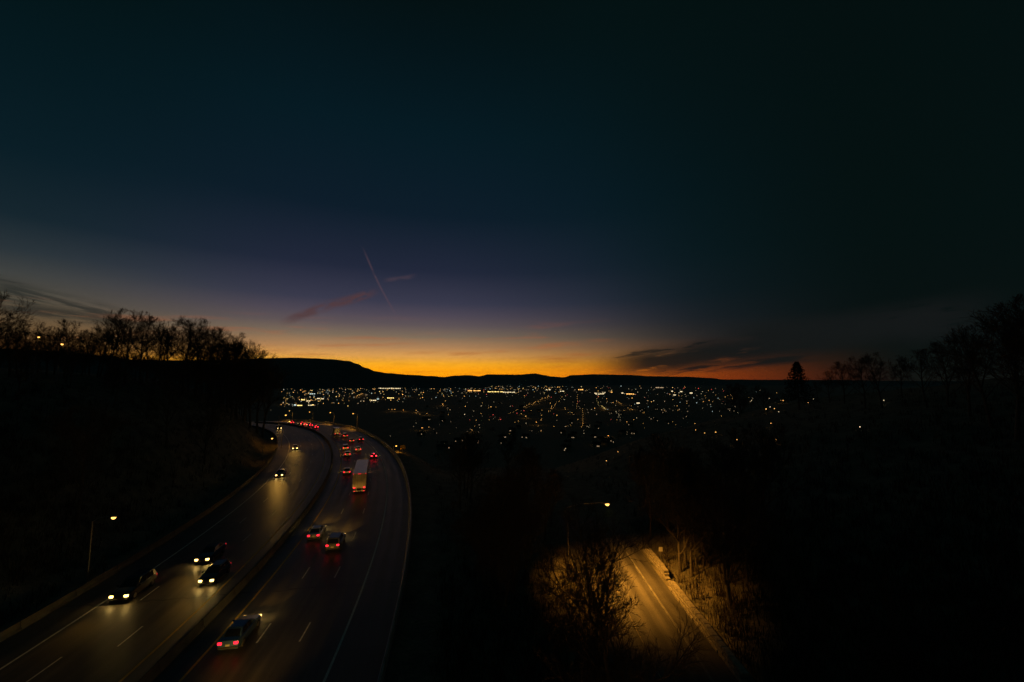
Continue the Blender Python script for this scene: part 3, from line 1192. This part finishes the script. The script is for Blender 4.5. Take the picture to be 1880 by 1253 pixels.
def semi_truck(px, py):
    r, th = ray_road(px, py, 1.0)
    r = LANES['R'][1] - 0.1
    yc = 8.0
    th += yc / r
    root = empty('articulated_truck', on_road(r, th, .008), th)
    tag(root, 'white articulated box truck seen from behind in the middle lane', 'truck')
    b = MB()
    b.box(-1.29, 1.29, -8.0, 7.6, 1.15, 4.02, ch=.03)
    b.build('trailer_box', MAT['trailer_lamplit'], root)
    b = MB()
    b.box(-1.285, 1.285, -7.98, 7.58, 4.022, 4.06, ch=.012)
    for i in range(13):
        y = -7.4 + i * 1.2
        b.box(-1.2, 1.2, y - .03, y + .03, 4.058, 4.075)
    b.build('trailer_roof', MAT['trailer_roof'], root)
    for sx in (-1, 1):
        x0, x1 = sorted((sx * .03, sx * 1.20))
        d_ = MB()
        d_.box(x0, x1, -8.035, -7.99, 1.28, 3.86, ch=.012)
        dr = d_.build('rear_door', MAT['trailer_lamplit'], root)
        k = MB()
        for q in (.35, .85):
            k.tube([(sx * q, -8.06, 1.3), (sx * q, -8.06, 3.84)], .02, 5)
        k.build('lock_rods', MAT['steel'], dr)
        f = MB()
        x0, x1 = sorted((sx * .75, sx * 1.22))
        f.box(x0, x1, -6.95, -6.92, .25, .95)
        f.build('mud_flap', MAT['trim'], root)
        p = MB()
        x0, x1 = sorted((sx * .50, sx * .58))
        p.box(x0, x1, -7.98, -7.90, .56, 1.15)
        p.build('guard_post', MAT['sign_white'], root)
    b = MB()
    b.box(-1.15, 1.15, -8.0, -7.88, .48, .58, ch=.01)
    b.build('under_ride_guard', MAT['sign_white'], root)
    b = MB()
    b.box(-.5, .5, -7.5, 7.2, .95, 1.14)
    b.build('chassis_rail', MAT['trim'], root)
    lights(root, 'tail_light', [(-.95, -8.07, 1.2), (.95, -8.07, 1.2)], (.18, .09), 'tail')
    lights(root, 'marker_light', [(-.18, -8.04, 3.95), (0, -8.04, 3.95), (.18, -8.04, 3.95), (-1.2, -8.04, 3.95), (1.2, -8.04, 3.95)], (.05, .035), 'tail')
    lights(root, 'glowing_guard_reflector', [(-.9, -8.03, .53), (.9, -8.03, .53)], (.12, .03), 'tail')  # reflectors given a glow of their own in place of reflected light
    wheel_row(root, (-6.2, -4.9, 5.6, 6.9, 11.6), (-1.08, -.76, .76, 1.08), .5)
    b = MB()
    b.box(-1.22, 1.22, 8.4, 10.6, .75, 3.5, ch=.12)
    b.box(-1.05, 1.05, 10.5, 12.4, .70, 1.95, ch=.12)
    cabo = b.build('tractor_cab', PAINTS['white'], root)
    b = MB()
    rg = []
    for y, z in ((8.5, 4.0), (9.2, 3.95), (10.2, 3.55)):
        rg.append([(-1.1, y, 3.45), (1.1, y, 3.45), (1.0, y, z), (-1.0, y, z)])
    b.loft(rg, 0, True, True)
    b.build('roof_fairing', PAINTS['white'], root)
    b = MB()
    b.box(-1.05, 1.05, 10.585, 10.63, 2.1, 3.2)
    b.build('windscreen', MAT['glass'], cabo)
    b = MB()
    b.box(-.45, .45, 4.8, 11.8, .6, .94)
    b.build('tractor_frame', MAT['trim'], root)
    lights(root, 'headlight', [(-.85, 12.42, 1.1), (.85, 12.42, 1.1)], (.16, .1), 'head')
    for sx in (-.85, .85):
        head_spot(root, sx, 12.5, 1.1, 50)
    return root


semi_truck(653.5, 898)


def box_truck(px, py):
    r, th = ray_road(px, py, .9)
    r = LANES['R'][0] + 1.6
    th += 3.4 / r
    root = empty('box_truck', on_road(r, th, .008), th)
    tag(root, 'small white box truck far along the bend ahead of the dark car', 'truck')
    b = MB()
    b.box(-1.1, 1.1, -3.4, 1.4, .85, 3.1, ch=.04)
    b.build('cargo_box', MAT['trailer_lamplit'], root)
    b = MB()
    b.box(-1.08, 1.08, -3.38, 1.38, 3.104, 3.14, ch=.012)
    b.build('box_roof', MAT['trailer_roof'], root)
    b = MB()
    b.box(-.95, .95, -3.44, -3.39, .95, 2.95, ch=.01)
    b.build('roller_door', MAT['trailer_lamplit'], root)
    b = MB()
    b.box(-.98, .98, 1.5, 3.0, .55, 2.25, ch=.14)
    b.box(-.9, .9, 2.8, 3.7, .50, 1.30, ch=.12)
    cabo = b.build('cab', PAINTS['white'], root)
    b = MB()
    b.box(-.8, .8, 2.98, 3.03, 1.4, 2.1)
    b.build('windscreen', MAT['glass'], cabo)
    b = MB()
    b.box(-.35, .35, -3.2, 3.0, .5, .84)
    b.build('chassis_rail', MAT['trim'], root)
    wheel_row(root, (-2.0, 2.6), (-.92, .92), .4, .24)
    lights(root, 'tail_light', [(-.9, -3.46, .8), (.9, -3.46, .8)], (.12, .06), 'tail')
    lights(root, 'headlight', [(-.7, 3.72, .9), (.7, 3.72, .9)], (.14, .09), 'head')
    head_spot(root, 0, 3.8, .9, 70)


box_truck(627.5, 796)


# ------------------------------------------------------------------ bare trees
def tree_meshes(seed, H, spread, lean=0.0, dense=1.0, fine=0.016, trunk_frac=0.32, limbs=8):
    """leafless deciduous tree: trunk with limbs in one mesh, branches and twigs in another"""
    q = random.Random(seed)
    tk, tw = MB(), MB()

    def grow(p, d, L, r0, r1, n, lvl, out, sides, wig, up):
        pts, rads = [p.copy()], [r0]
        for i in range(n):
            d = (d + Vector((q.gauss(0, wig), q.gauss(0, wig), q.gauss(0, wig) + up))).normalized()
            p = p + d * (L / n)
            pts.append(p.copy())
            rads.append(r0 + (r1 - r0) * (i + 1) / n)
        out.tube(pts, rads, sides, 0, False)
        return pts, rads, d

    def at(pts, t):
        f = t * (len(pts) - 1)
        i = min(int(f), len(pts) - 2)
        return pts[i].lerp(pts[i + 1], f - i), (pts[i + 1] - pts[i]).normalized()

    cz, ra, rv = H * 0.60, spread * H * 1.02, H * 0.40

    def reach(p, d):
        """distance from p along d to the rounded outline of the crown"""
        P = Vector((p.x / ra, p.y / ra, (p.z - cz) / rv))
        D = Vector((d.x / ra, d.y / ra, d.z / rv))
        a_, b_, c_ = D.dot(D), 2 * P.dot(D), P.dot(P) - 1
        disc = b_ * b_ - 4 * a_ * c_
        if disc <= 0:
            return 0.25
        return max(0.25, (-b_ + math.sqrt(disc)) / (2 * a_))

    R0 = H * 0.016
    trunk, tr, _ = grow(Vector((0, 0, -0.6)), Vector((lean, 0, 1)).normalized(), H * 0.80, R0, R0 * .22, 9, 0, tk, 8, .05, .02)
    az = q.uniform(0, 6.28)
    for i in range(limbs):
        t = trunk_frac + (0.95 - trunk_frac) * (i + q.uniform(0, .6)) / limbs
        p, td = at(trunk, t)
        az += 2.4 + q.uniform(-.4, .4)
        tilt = R(q.uniform(28, 52)) * (1.1 - .45 * t)
        side = Vector((math.cos(az), math.sin(az), 0))
        d = (td * math.cos(tilt) + side * math.sin(tilt)).normalized()
        L1 = spread * H * (1.0 - .45 * t) * q.uniform(.75, 1.1)
        r1 = R0 * (.62 - .38 * t)
        L1 = min(L1 * 1.15, reach(p, d) * .97)
        l1, _, _ = grow(p, d, L1, r1, r1 * .25, 6, 1, tk, 6, .10, .07)
        for j in range(int(6 * dense) + 1):
            t2 = q.uniform(.22, 1.0) if j else 1.0
            p2, d2 = at(l1, t2)
            a2 = q.uniform(0, 6.28)
            s2 = d2.orthogonal().normalized()
            s2 = (Matrix.Rotation(a2, 3, d2) @ s2)
            tl = R(q.uniform(25, 55)) if j else R(8)
            dd = (d2 * math.cos(tl) + s2 * math.sin(tl)).normalized()
            L2 = min(max(L1, .2 * H) * q.uniform(.34, .58), reach(p2, dd) * q.uniform(.9, 1.05))
            r2 = r1 * .30
            l2, _, _ = grow(p2, dd, L2, r2, r2 * .4, 4, 2, tw, 4, .13, .08)
            for k in range(int(6 * dense) + 1):
                p3, d3 = at(l2, q.uniform(.2, 1.0) if k else 1.0)
                s3 = Matrix.Rotation(q.uniform(0, 6.28), 3, d3) @ d3.orthogonal().normalized()
                tl = R(q.uniform(20, 55))
                dd = (d3 * math.cos(tl) + s3 * math.sin(tl)).normalized()
                L3 = min(max(L2, .07 * H) * q.uniform(.38, .64), max(.4, reach(p3, dd) * q.uniform(.9, 1.15)))
                l3, _, _ = grow(p3, dd, L3, max(r2 * .42, fine * 1.2), fine, 3, 3, tw, 3, .16, .09)
                for m in range(int(4 * dense) + 1):
                    p4, d4 = at(l3, q.uniform(.15, 1.0))
                    s4 = Matrix.Rotation(q.uniform(0, 6.28), 3, d4) @ d4.orthogonal().normalized()
                    dd = (d4 * .8 + s4 * q.uniform(.3, .8)).normalized()
                    grow(p4, dd, L3 * q.uniform(.3, .6), fine, fine * .6, 2, 4, tw, 3, .16, .08)
    return tk.mesh('trunk', MAT['bark'], True), tw.mesh('crown', MAT['twig'])


BARE = [tree_meshes(100 + i, 20.0, sp, 0.03 * (-1) ** i, 1.15, 0.021, tf_, lb) for i, (sp, tf_, lb) in enumerate(
    ((.40, .30, 10), (.46, .24, 11), (.38, .34, 9), (.44, .22, 11), (.36, .36, 10)))]


def tree(loc, h, k, rz, label, group, name='bare_tree'):
    root = empty(name, loc, rz)
    s_ = h / 20.0
    root.scale = (s_, s_, s_)
    tag(root, label, 'tree', group)
    link('trunk', BARE[k][0], root)
    link('crown', BARE[k][1], root)
    return root


tr_ = random.Random(21)
ORD = ('first second third fourth fifth sixth seventh eighth ninth tenth eleventh twelfth thirteenth fourteenth fifteenth sixteenth seventeenth '
       'eighteenth nineteenth twentieth twenty-first twenty-second twenty-third twenty-fourth').split()
# the skyline of the left-hand hill: (pixel x of the stem, pixel y of the top, distance)
SKY = [(-40, 560, 125), (0, 528, 112), (28, 590, 140), (62, 586, 138), (95, 600, 150), (128, 588, 142), (158, 604, 155), (188, 592, 160), (210, 580, 150),
       (240, 569, 150), (268, 580, 158), (292, 592, 165), (318, 582, 160), (345, 579, 165), (368, 590, 172), (392, 601, 172), (410, 600, 178),
       (428, 607, 182), (443, 619, 186), (456, 630, 190), (468, 641, 192), (480, 650, 195), (490, 656, 196)]
for i, (px, py, D) in enumerate(SKY):
    d = px_dir(px, py)
    t = D / math.hypot(d.x, d.y)
    x, y, z = d.x * t, d.y * t, CAM_Z + d.z * t
    g = ground(x, y)
    hh = max(9.0, min(30.0, (z - g) / 1.0))
    x2, y2 = x * 1.07 - 2.5, y * 1.07
    g2 = ground(x2, y2)
    if polar(x2, y2)[0] < 343 and (i % 3 != 1 or i < 9):
        tree((x2, y2, g2), max(9, (z - g2) * .93), (i * 2 + 3) % 5, tr_.uniform(0, 6.28),
             'bare tree in the second row behind the skyline trees of the left-hand hill', 'second row of trees on the left-hand hill')
    tree((x, y, g), hh, (i * 3 + 1) % 5, tr_.uniform(0, 6.28), 'bare tree on the left-hand hill, %s from the left of the skyline row' % ORD[i],
         'skyline trees of the left-hand hill')
# wood on the slope below them
n = 0
while n < 70:
    th = R(tr_.uniform(4, 44))
    rr_ = tr_.uniform(296, 343)
    x, y = OC[0] + rr_ * math.cos(th), OC[1] + rr_ * math.sin(th)
    px = CX + F_PX * x / max(y, 1)
    if y < 20 or px < -150 or px > 506:
        continue
    g = ground(x, y)
    top = 668 + (508 - px) * 0.0
    hmax = CAM_Z + (HOR - top) / F_PX * y - g
    h = min(tr_.uniform(11, 19), hmax if hmax > 6 else 8)
    tree((x, y, g), max(6, h), tr_.randrange(5), tr_.uniform(0, 6.28), 'bare tree in the dark wood on the slope left of the highway', 'wood on the left-hand slope')
    n += 1
# trees below the parapet and on the slope into the valley
n = 0
while n < 60:
    px, py = tr_.uniform(770, 1420), tr_.uniform(790, 1150)
    x, y, g, t = ray_ground(px, py)
    if polar(x, y)[0] < 394 or (6.5 < x < 19.5 and y < 75) or y < 26:
        continue
    h = tr_.uniform(7, 14)
    topy = HOR + F_PX * (CAM_Z - g - h) / y
    if topy < 770:
        continue
    tree((x, y, g), h, tr_.randrange(5), tr_.uniform(0, 6.28), 'bare tree on the dark slope between the highway and the side street', 'trees on the valley slope')
    n += 1
# right-hand hill
RIGHT = ((1350, 684, 260), (1362, 688, 250), (1395, 692, 250), (1520, 668, 170), (1545, 650, 150), (1582, 640, 120), (1612, 632, 118), (1650, 640, 130), (1690, 628, 120),
                                 (1730, 615, 110), (1765, 600, 100), (1800, 580, 92), (1840, 560, 85), (1880, 545, 80), (1920, 530, 80), (1500, 690, 200))
RANK = [sorted(q_[0] for q_ in RIGHT).index(p_[0]) for p_ in RIGHT]
for i, (px, py, D) in enumerate(RIGHT):
    d = px_dir(px, py + 16)
    t = D / math.hypot(d.x, d.y)
    x, y, z = d.x * t, d.y * t, CAM_Z + d.z * t
    g = ground(x, y)
    tree((x, y, g), max(7, min(26, (z - g) / .97)), (i * 2) % 5, tr_.uniform(0, 6.28), 'bare tree on the dark right-hand hill, %s from the left of its row' % ORD[RANK[i]], 'trees on the right-hand hill')


def conifer(px, py, D, label):
    d = px_dir(px, py)
    t = D / math.hypot(d.x, d.y)
    x, y, z = d.x * t, d.y * t, CAM_Z + d.z * t
    g = ground(x, y)
    h = z - g
    q = random.Random(5)
    root = empty('conifer', (x, y, g))
    tk = MB()
    tk.tube([(0, 0, -.5), (0, 0, h * .5), (0, 0, h)], [.28, .17, .03], 7)
    tk.build('trunk', MAT['bark'], root)
    cr = MB()
    nb = 190
    for i in range(nb):
        u = i / nb
        zz = h * (.22 + .77 * u)
        L = (1 - u) ** .8 * h * .40 * q.uniform(.6, 1.15) + .3
        a = i * 2.4 + q.uniform(-.3, .3)
        dr = Vector((math.cos(a), math.sin(a), -.22))
        for k in range(14):
            s_ = q.uniform(.15, 1.0)
            p = Vector((0, 0, zz)) + dr * L * s_ + Vector((q.gauss(0, .12), q.gauss(0, .12), q.gauss(0, .10)))
            w = .5 * (1.15 - .5 * s_)
            u1 = Vector((q.gauss(0, 1), q.gauss(0, 1), q.gauss(0, .4))).normalized()
            v1 = (dr + Vector((q.gauss(0, .5), q.gauss(0, .5), q.gauss(0, .3)))).normalized()
            cr.face([p - u1 * w * .5, p + v1 * w * .9, p + u1 * w * .5])
            cr.face([p + Vector((0, 0, .1)), p + v1 * w, p - u1 * w * .3 + Vector((0, 0, -.14))])
    cr.build('crown', MAT['needle'], root)
    tag(root, label, 'tree')


conifer(1462, 664, 150, 'dark conifer standing against the last glow on the right-hand hill')

# the lamp-lit bare tree in the foreground at lower right
fx, fy = 6.35, 24.0
ft = tree_meshes(301, 17.3, .30, -0.02, 1.6, 0.0085, .14, 15)
root = empty('bare_tree', (fx, fy, ground(fx, fy)), 1.1)
tag(root, 'large bare tree silhouetted in front of the lamp-lit side street', 'tree')
link('trunk', ft[0], root)
link('crown', ft[1], root)
ft2 = tree_meshes(302, 9.5, .40, -0.03, 1.4, 0.009, .12, 11)
root = empty('bare_tree', (11.2, 27.4, street_z(27) - .1), 2.0)
root.location = (6.4, 33.5, ground(6.4, 33.5))
tag(root, 'lower spreading bare tree left of the large one by the side street', 'tree')
link('trunk', ft2[0], root)
link('crown', ft2[1], root)


# scrub and dry stalks on the banks and verges
def scrub(n, seed):
    q = random.Random(seed)
    mb = MB()
    k = 0
    while k < n:
        px, py = q.uniform(-20, 1880), q.uniform(705, 1290)
        x, y, g, t = ray_ground(px, py)
        r = polar(x, y)[0]
        if 349.0 < r < 389.5 or (7.2 < x < 18.8 and y < 112) or t > 260 or y < 8:
            continue
        h = q.uniform(.5, 1.6)
        for i in range(7):
            a = q.uniform(0, 6.28)
            sp = q.uniform(.1, .7)
            p = Vector((x + q.gauss(0, .3), y + q.gauss(0, .3), g - .1))
            tip = p + Vector((math.cos(a) * sp * h, math.sin(a) * sp * h, h * q.uniform(.6, 1.1)))
            w = Vector((math.sin(a), -math.cos(a), 0)) * q.uniform(.015, .05)
            mid = p.lerp(tip, .55) + Vector((0, 0, .12 * h))
            mb.face([p - w, p + w, mid + w * .8, mid - w * .8])
            mb.face([mid - w * .8, mid + w * .8, tip])
        k += 1
    o = mb.build('undergrowth', MAT['scrub'])
    tag(o, 'dry scrub and stalks covering the banks and verges', 'undergrowth', kind='stuff')


scrub(6000, 77)
# leaf-strewn thicket on the bank right of the stone wall, caught by the street lamp
q = random.Random(31)
mb = MB()
for k in range(900):
    x, y = q.uniform(18.9, 30), q.uniform(30, 72)
    g = ground(x, y)
    h = q.uniform(.6, 2.2)
    for i in range(6):
        a = q.uniform(0, 6.28)
        p = Vector((x + q.gauss(0, .3), y + q.gauss(0, .3), g - .1))
        tip = p + Vector((math.cos(a) * .4 * h, math.sin(a) * .4 * h, h))
        w = Vector((math.sin(a), -math.cos(a), 0)) * .018
        mb.face([p - w, p + w, tip])
tag(mb.build('bank_thicket', MAT['scrub']), 'brown thicket on the bank behind the stone wall', 'undergrowth', kind='stuff')

# ------------------------------------------------------------------ the town in the valley
C6 = lambda x, y: (720 + x / 4.476, 660 + y / 4.476)
C1 = lambda x, y: (460 + x / 5.222, 680 + y / 5.222)
C7 = lambda x, y: (1100 + x / 3.133, 560 + y / 3.133)
LONE, ROWS, BUILD, SMALL = [], {}, [], []


def parse(conv, txt, into):
    for it in txt.split():
        x, y, c = it.split(',')
        into.append((*conv(float(x), float(y)), c[0], int(c[1]) if len(c) > 1 else 1))


parse(C6, '92,416,a2 198,420,a2 195,440,a1 227,453,a1 285,445,a2 250,562,a2 300,557,a1 197,524,w1 20,412,a1 415,370,a2 420,380,a1 '
          '472,414,a1 462,452,a1 732,383,w3 793,398,a1 835,350,w1 797,498,a1 655,580,a2 678,550,a1 718,562,w1 1007,518,a1 1100,525,w2 1185,517,a3 '
          '1200,548,a1 1228,490,a1 1098,467,a3 1062,447,a2 1105,645,w1 1017,823,a1 1285,430,a1 1300,425,a1 1310,385,a2 1312,405,a1 1420,400,a2 1425,412,a1 '
          '1447,436,a1 1478,438,a2 1435,550,a1 1465,540,a1 1555,555,a1 1615,557,w2 1575,608,w2 1778,628,a2 1710,660,a2 1705,690,a1 1660,697,a2 1785,676,a1 '
          '1855,760,a1 1760,833,a1 1495,640,a1 1768,345,a1 85,290,a3', LONE)
parse(C7, '725,530,a2 740,520,a1 755,515,a2 710,488,a1 884,537,w1 978,539,w3 1020,505,a1 1045,550,a2 1058,550,a3 960,599,a3 983,587,w2 1008,597,a2 1033,615,w1 '
          '988,681,a1 1202,563,a1 1233,542,w1 1637,549,w1 1500,702,w1 1017,775,a2 793,775,a2 670,732,a2 607,737,a1 555,720,a1 440,690,a1 422,673,a1 215,650,w2 '
          '180,690,a2 185,680,a1 52,752,a2 57,787,a1 42,897,a1 595,595,w1 640,573,w1 653,556,a1 610,522,a1', LONE)
parse(C1, '780,137,a2 1460,232,a3 1270,260,a2 1325,375,a1 1355,377,a2 1385,375,a2 1465,382,a2 1590,385,a2 1588,412,a1 1690,415,a2 1840,325,a2 1650,552,a2 1707,547,a1 1340,632,w1 '
          '1085,295,w3 655,495,w1 110,138,w1 195,385,g1', LONE)


def row(key, conv, p0, p1, n, c, s, jit=0.0):
    q = random.Random(len(ROWS) + 3)
    L = ROWS.setdefault(key, [])
    for i in range(n):
        t = i / max(1, n - 1)
        L.append((*conv(p0[0] + (p1[0] - p0[0]) * t + q.gauss(0, jit), p0[1] + (p1[1] - p0[1]) * t + q.gauss(0, jit)), c, s))


row('street running straight away from the viewer in the valley', C6, (1566, 405), (1567, 542), 9, 'a', 2, 1)
row('street running straight away from the viewer in the valley', C6, (1513, 402), (1525, 290), 7, 'a', 1, 3)
row('long diagonal street in the valley', C6, (960, 442), (1110, 388), 11, 'a', 1, 4)
row('long diagonal street in the valley', C6, (1110, 385), (1290, 298), 18, 'a', 2, 5)
row('curving street beside the diagonal one', C6, (1290, 428), (1395, 312), 12, 'a', 1, 5)
row('short bright street right of the middle of the valley', C6, (1680, 328), (1702, 380), 5, 'y', 1, 2)
row('short bright street right of the middle of the valley', C6, (1718, 382), (1750, 408), 6, 'y', 2, 1)
row('pale cluster right of the middle of the valley', C6, (1838, 425), (1872, 478), 8, 'w', 2, 5)
row('pale cluster right of the middle of the valley', C7, (140, 715), (175, 748), 7, 'g', 1, 8)
row('amber row under the bright shops', C7, (100, 552), (130, 572), 5, 'a', 2, 2)
row('amber row under the bright shops', C7, (168, 592), (192, 603), 4, 'a', 2, 2)
row('amber row under the bright shops', C7, (20, 582), (34, 598), 4, 'y', 2, 1)
row('amber street climbing to the right above the highway bend', C1, (1000, 256), (1082, 222), 12, 'a', 2, 4)
row('column of lights at the edge of the hill', C1, (330, 350), (348, 226), 8, 'a', 1, 5)
# lit shop fronts and yards: pixel centre, width in pixels, colour
for conv, items in ((C6, '900,266,48,y 830,266,20,y 960,270,22,w 1398,262,8,w 1705,278,18,w 1690,284,8,w 1298,250,5,w 1272,250,4,w 1550,250,9,a 1808,268,5,a 700,258,14,a 640,258,8,a 35,240,12,w 1740,272,6,w'),
                    (C1, '505,280,6,y 555,290,6,w 475,333,8,y 572,330,6,w 600,326,4,y 432,328,5,c 652,268,5,w 692,270,4,w 965,165,12,w 1300,175,22,w 1420,176,9,w 1345,263,12,y 1180,285,9,w 600,148,4,w 635,147,3,w 705,152,5,w 595,226,9,c 1222,272,4,c'),
                    (C7, '12,511,10,w 180,512,14,a 435,517,5,w 475,499,5,w 422,497,4,w 530,507,5,w 135,507,4,w 75,502,3,a 350,477,14,g 225,562,6,w 255,600,4,w')):
    for it in items.split():
        x, y, w, c = it.split(',')
        BUILD.append((*conv(float(x), float(y)), float(w), c))


def lamp_unit(code):
    mb = MB()
    mb.tube([(0, 0, -0.5), (0, 0, 5.6)], 0.07, 3, 0)
    rings = []
    for z, r in ((5.35, .45), (5.75, .78), (6.15, .72), (6.45, .3)):
        rings.append([(r * math.cos(k * math.pi / 3), r * math.sin(k * math.pi / 3), z) for k in range(6)])
    mb.loft(rings, 1, True, True)
    return mb.mesh('valley_lamp', [MAT['steel'], GLOW[code]])


LU = {}


def valley_lamp(px, py, code, size, label, group):
    D = ray_ground(px, py)[3]
    s_ = max(.25, min(4.0, D / 1000.0)) * {0: .44, 1: .48, 2: .64, 3: .85}[size]
    x, y, g, t = ray_ground(px, py, 6 * s_, tmin=D * .55)
    if code not in LU:
        LU[code] = lamp_unit(code)
    o = link('valley_lamp', LU[code], None, (x, y, g))
    o.scale = (s_, s_, s_)
    tag(o, label, 'street light', group)
    if ((group != 'single lights in the valley' and size >= 1) or size >= 2) and code in 'ay' and 550 < t < 4000:
        ld = bpy.data.lights.new('lamp_light', 'POINT')
        ld.energy = 650 * s_ * s_
        ld.color = (1.0, 0.50, 0.12)
        ld.shadow_soft_size = 0.4
        lo = bpy.data.objects.new('lamp_light', ld)
        lo.parent = o
        lo.location = (0, 0, 7.0)
        COL.objects.link(lo)


for px, py, c, s_ in LONE:
    nm = {'a': 'amber', 'w': 'white', 'y': 'yellow', 'g': 'dim', 'r': 'red', 'c': 'cool white'}[c]
    sz = {1: 'small', 2: 'bright', 3: 'large bright'}[s_]
    valley_lamp(px, py, c, s_, '%s %s light scattered singly over the dark valley' % (sz, nm), 'single lights in the valley')
for key, pts in ROWS.items():
    for px, py, c, s_ in pts:
        valley_lamp(px, py, c, s_ - 1, 'light of the %s' % key, key)

for px, py, w, c in BUILD:
    x, y, g, t = ray_ground(px, py, 5.0, tmin=300)
    W = max(12.0, w / F_PX * t)
    Hh = max(5.0, 1.7 / F_PX * t)
    rz = -math.atan2(x, y)
    root = empty('lit_shop', (x, y, g), rz)
    b = MB()
    b.box(-W / 2, W / 2, 0, W * .5 + 8, -1, Hh * 1.08)
    b.build('wall', MAT['wall_pale'], root)
    b = MB()
    b.box(-W / 2 - .5, W / 2 + .5, -1.5, W * .5 + 8.5, Hh * 1.085, Hh * 1.2)
    b.build('roof', MAT['roof_dark'], root)
    n = max(1, min(9, int(w / 3)))
    for i in range(n):
        q = random.Random(int(px * 7 + i))
        a = -W / 2 + W * i / n
        bw = W / n * q.uniform(.55, .95)
        b = MB()
        b.box(a + .3, a + bw, -.25, .1, Hh * .12, Hh * q.uniform(.7, 1.0))
        b.build('lit_window', GLOW[c], root)
    tag(root, '%s far building with %s lit windows in the valley town' % ('very wide' if w > 15 else 'wide' if w > 7.5 else 'small', {'a': 'amber', 'y': 'yellow', 'w': 'white', 'c': 'bluish', 'g': 'dim'}[c]), 'building', 'lit buildings of the valley town')

# houses on the valley floor and slopes: dark gables with a lit window
hr = random.Random(91)


def house_proto(k):
    w, dp, h = ((5, 4.2, 5.2), (6, 4.5, 4.6), (4.4, 4.0, 5.8))[k]
    a = MB()
    a.box(-w, w, -dp, dp, -1.5, h)
    rf = MB()
    e = .5
    rf.poly([(-w - e, -dp - e, h - .1), (w + e, -dp - e, h - .1), (w + e, dp + e, h - .1), (-w - e, dp + e, h - .1), (-w - e, 0, h + 3.2), (w + e, 0, h + 3.2)],
            [(0, 1, 5, 4), (2, 3, 4, 5), (1, 2, 5), (3, 0, 4), (0, 3, 2, 1)])
    ch = MB()
    ch.box(w * .5, w * .5 + .9, -.4, .5, h + 1.5, h + 4.2)
    wd = MB()
    wd.box(-.45, .45, -.06, .06, -.6, .6)
    return a.mesh('wall', MAT['wall_pale']), rf.mesh('roof', MAT['roof_dark']), ch.mesh('chimney', MAT['concrete']), wd.mesh('window', GLOW['g']), (w, dp, h)


HP = [house_proto(k) for k in range(3)]
n = 0
while n < 70:
    px, py = hr.uniform(760, 1500), hr.uniform(735, 830)
    x, y, g, t = ray_ground(px, py)
    if t < 320 or t > 2200:
        continue
    k = hr.randrange(3)
    root = empty('house', (x, y, g), -math.atan2(x, y) + hr.gauss(0, .5))
    tag(root, 'dark gabled house on the valley floor among the scattered lights', 'house', 'houses in the valley')
    link('wall', HP[k][0], root)
    ro = link('roof', HP[k][1], root)
    link('chimney', HP[k][2], ro)
    w, dp, h = HP[k][4]
    for i in range(hr.choice((0, 1, 1, 2))):
        link('window', HP[k][3], root, (hr.uniform(-w + 1, w - 1), -dp - .07, hr.choice((1.6, 3.8))))
    n += 1

# everything smaller: the glitter of the far town
gl = random.Random(17)
SM = []
for i in range(330):
    px = gl.choice((gl.uniform(515, 1260), gl.uniform(515, 1000), gl.gauss(900, 90)))
    py = 709 + abs(gl.gauss(0, 1)) * 7.5
    SM.append((px, py, gl.choice('aaaawycgggg')))
for i in range(150):
    px, py = gl.uniform(517, 830), 709 + 30 * gl.random() ** 1.2
    SM.append((px, py, gl.choice('aaaawyycggg')))
for i in range(90):
    SM.append((gl.gauss(575, 38), gl.uniform(718, 746), gl.choice('aaawyycgg')))
for i in range(150):
    px, py = gl.uniform(830, 1330), 712 + 60 * gl.random() ** 1.6
    SM.append((px, py, gl.choice('aawgggr')))
for i in range(70):
    SM.append((gl.uniform(1100, 1400), gl.uniform(712, 760), gl.choice('awcgg')))
for i in range(60):
    SM.append((gl.uniform(720, 1400), gl.uniform(745, 800), gl.choice('agg')))
mb = MB()
keys = 'aywcgr'
for px, py, c in SM:
    if px < 516:
        continue
    x, y, g, t = ray_ground(px, py, 4.0, tmin=300)
    s_ = t * gl.choice((gl.uniform(.0003, .0006), gl.uniform(.00035, .0006), gl.uniform(.0005, .0009)))
    z = g + 4.0
    v = [(x + s_, y, z), (x, y + s_, z), (x - s_, y, z), (x, y - s_, z), (x, y, z + s_), (x, y, z - s_)]
    mb.poly(v, [(0, 1, 4), (1, 2, 4), (2, 3, 4), (3, 0, 4), (1, 0, 5), (2, 1, 5), (3, 2, 5), (0, 3, 5)], keys.index(c))
o = mb.build('town_lights', [GLOW[k] for k in keys])
tag(o, 'glitter of countless small lights of the far town', 'town lights', kind='stuff')

# ------------------------------------------------------------------ evening haze over the valley
hz = MB()
hz.box(-19500, 19500, -1800, 18500, -140, 1000)
ho = hz.build('haze', None or bpy.data.materials.new('haze'))
hm = ho.data.materials[0]
hm.use_nodes = True
nt = hm.node_tree
nt.nodes.clear()
out = nt.nodes.new('ShaderNodeOutputMaterial')
pv = nt.nodes.new('ShaderNodeVolumePrincipled')
pv.inputs['Color'].default_value = (0.28, 0.78, 1.0, 1)
pv.inputs['Density'].default_value = 3.4e-5
nt.links.new(pv.outputs[0], out.inputs['Volume'])
tag(ho, kind='stuff')
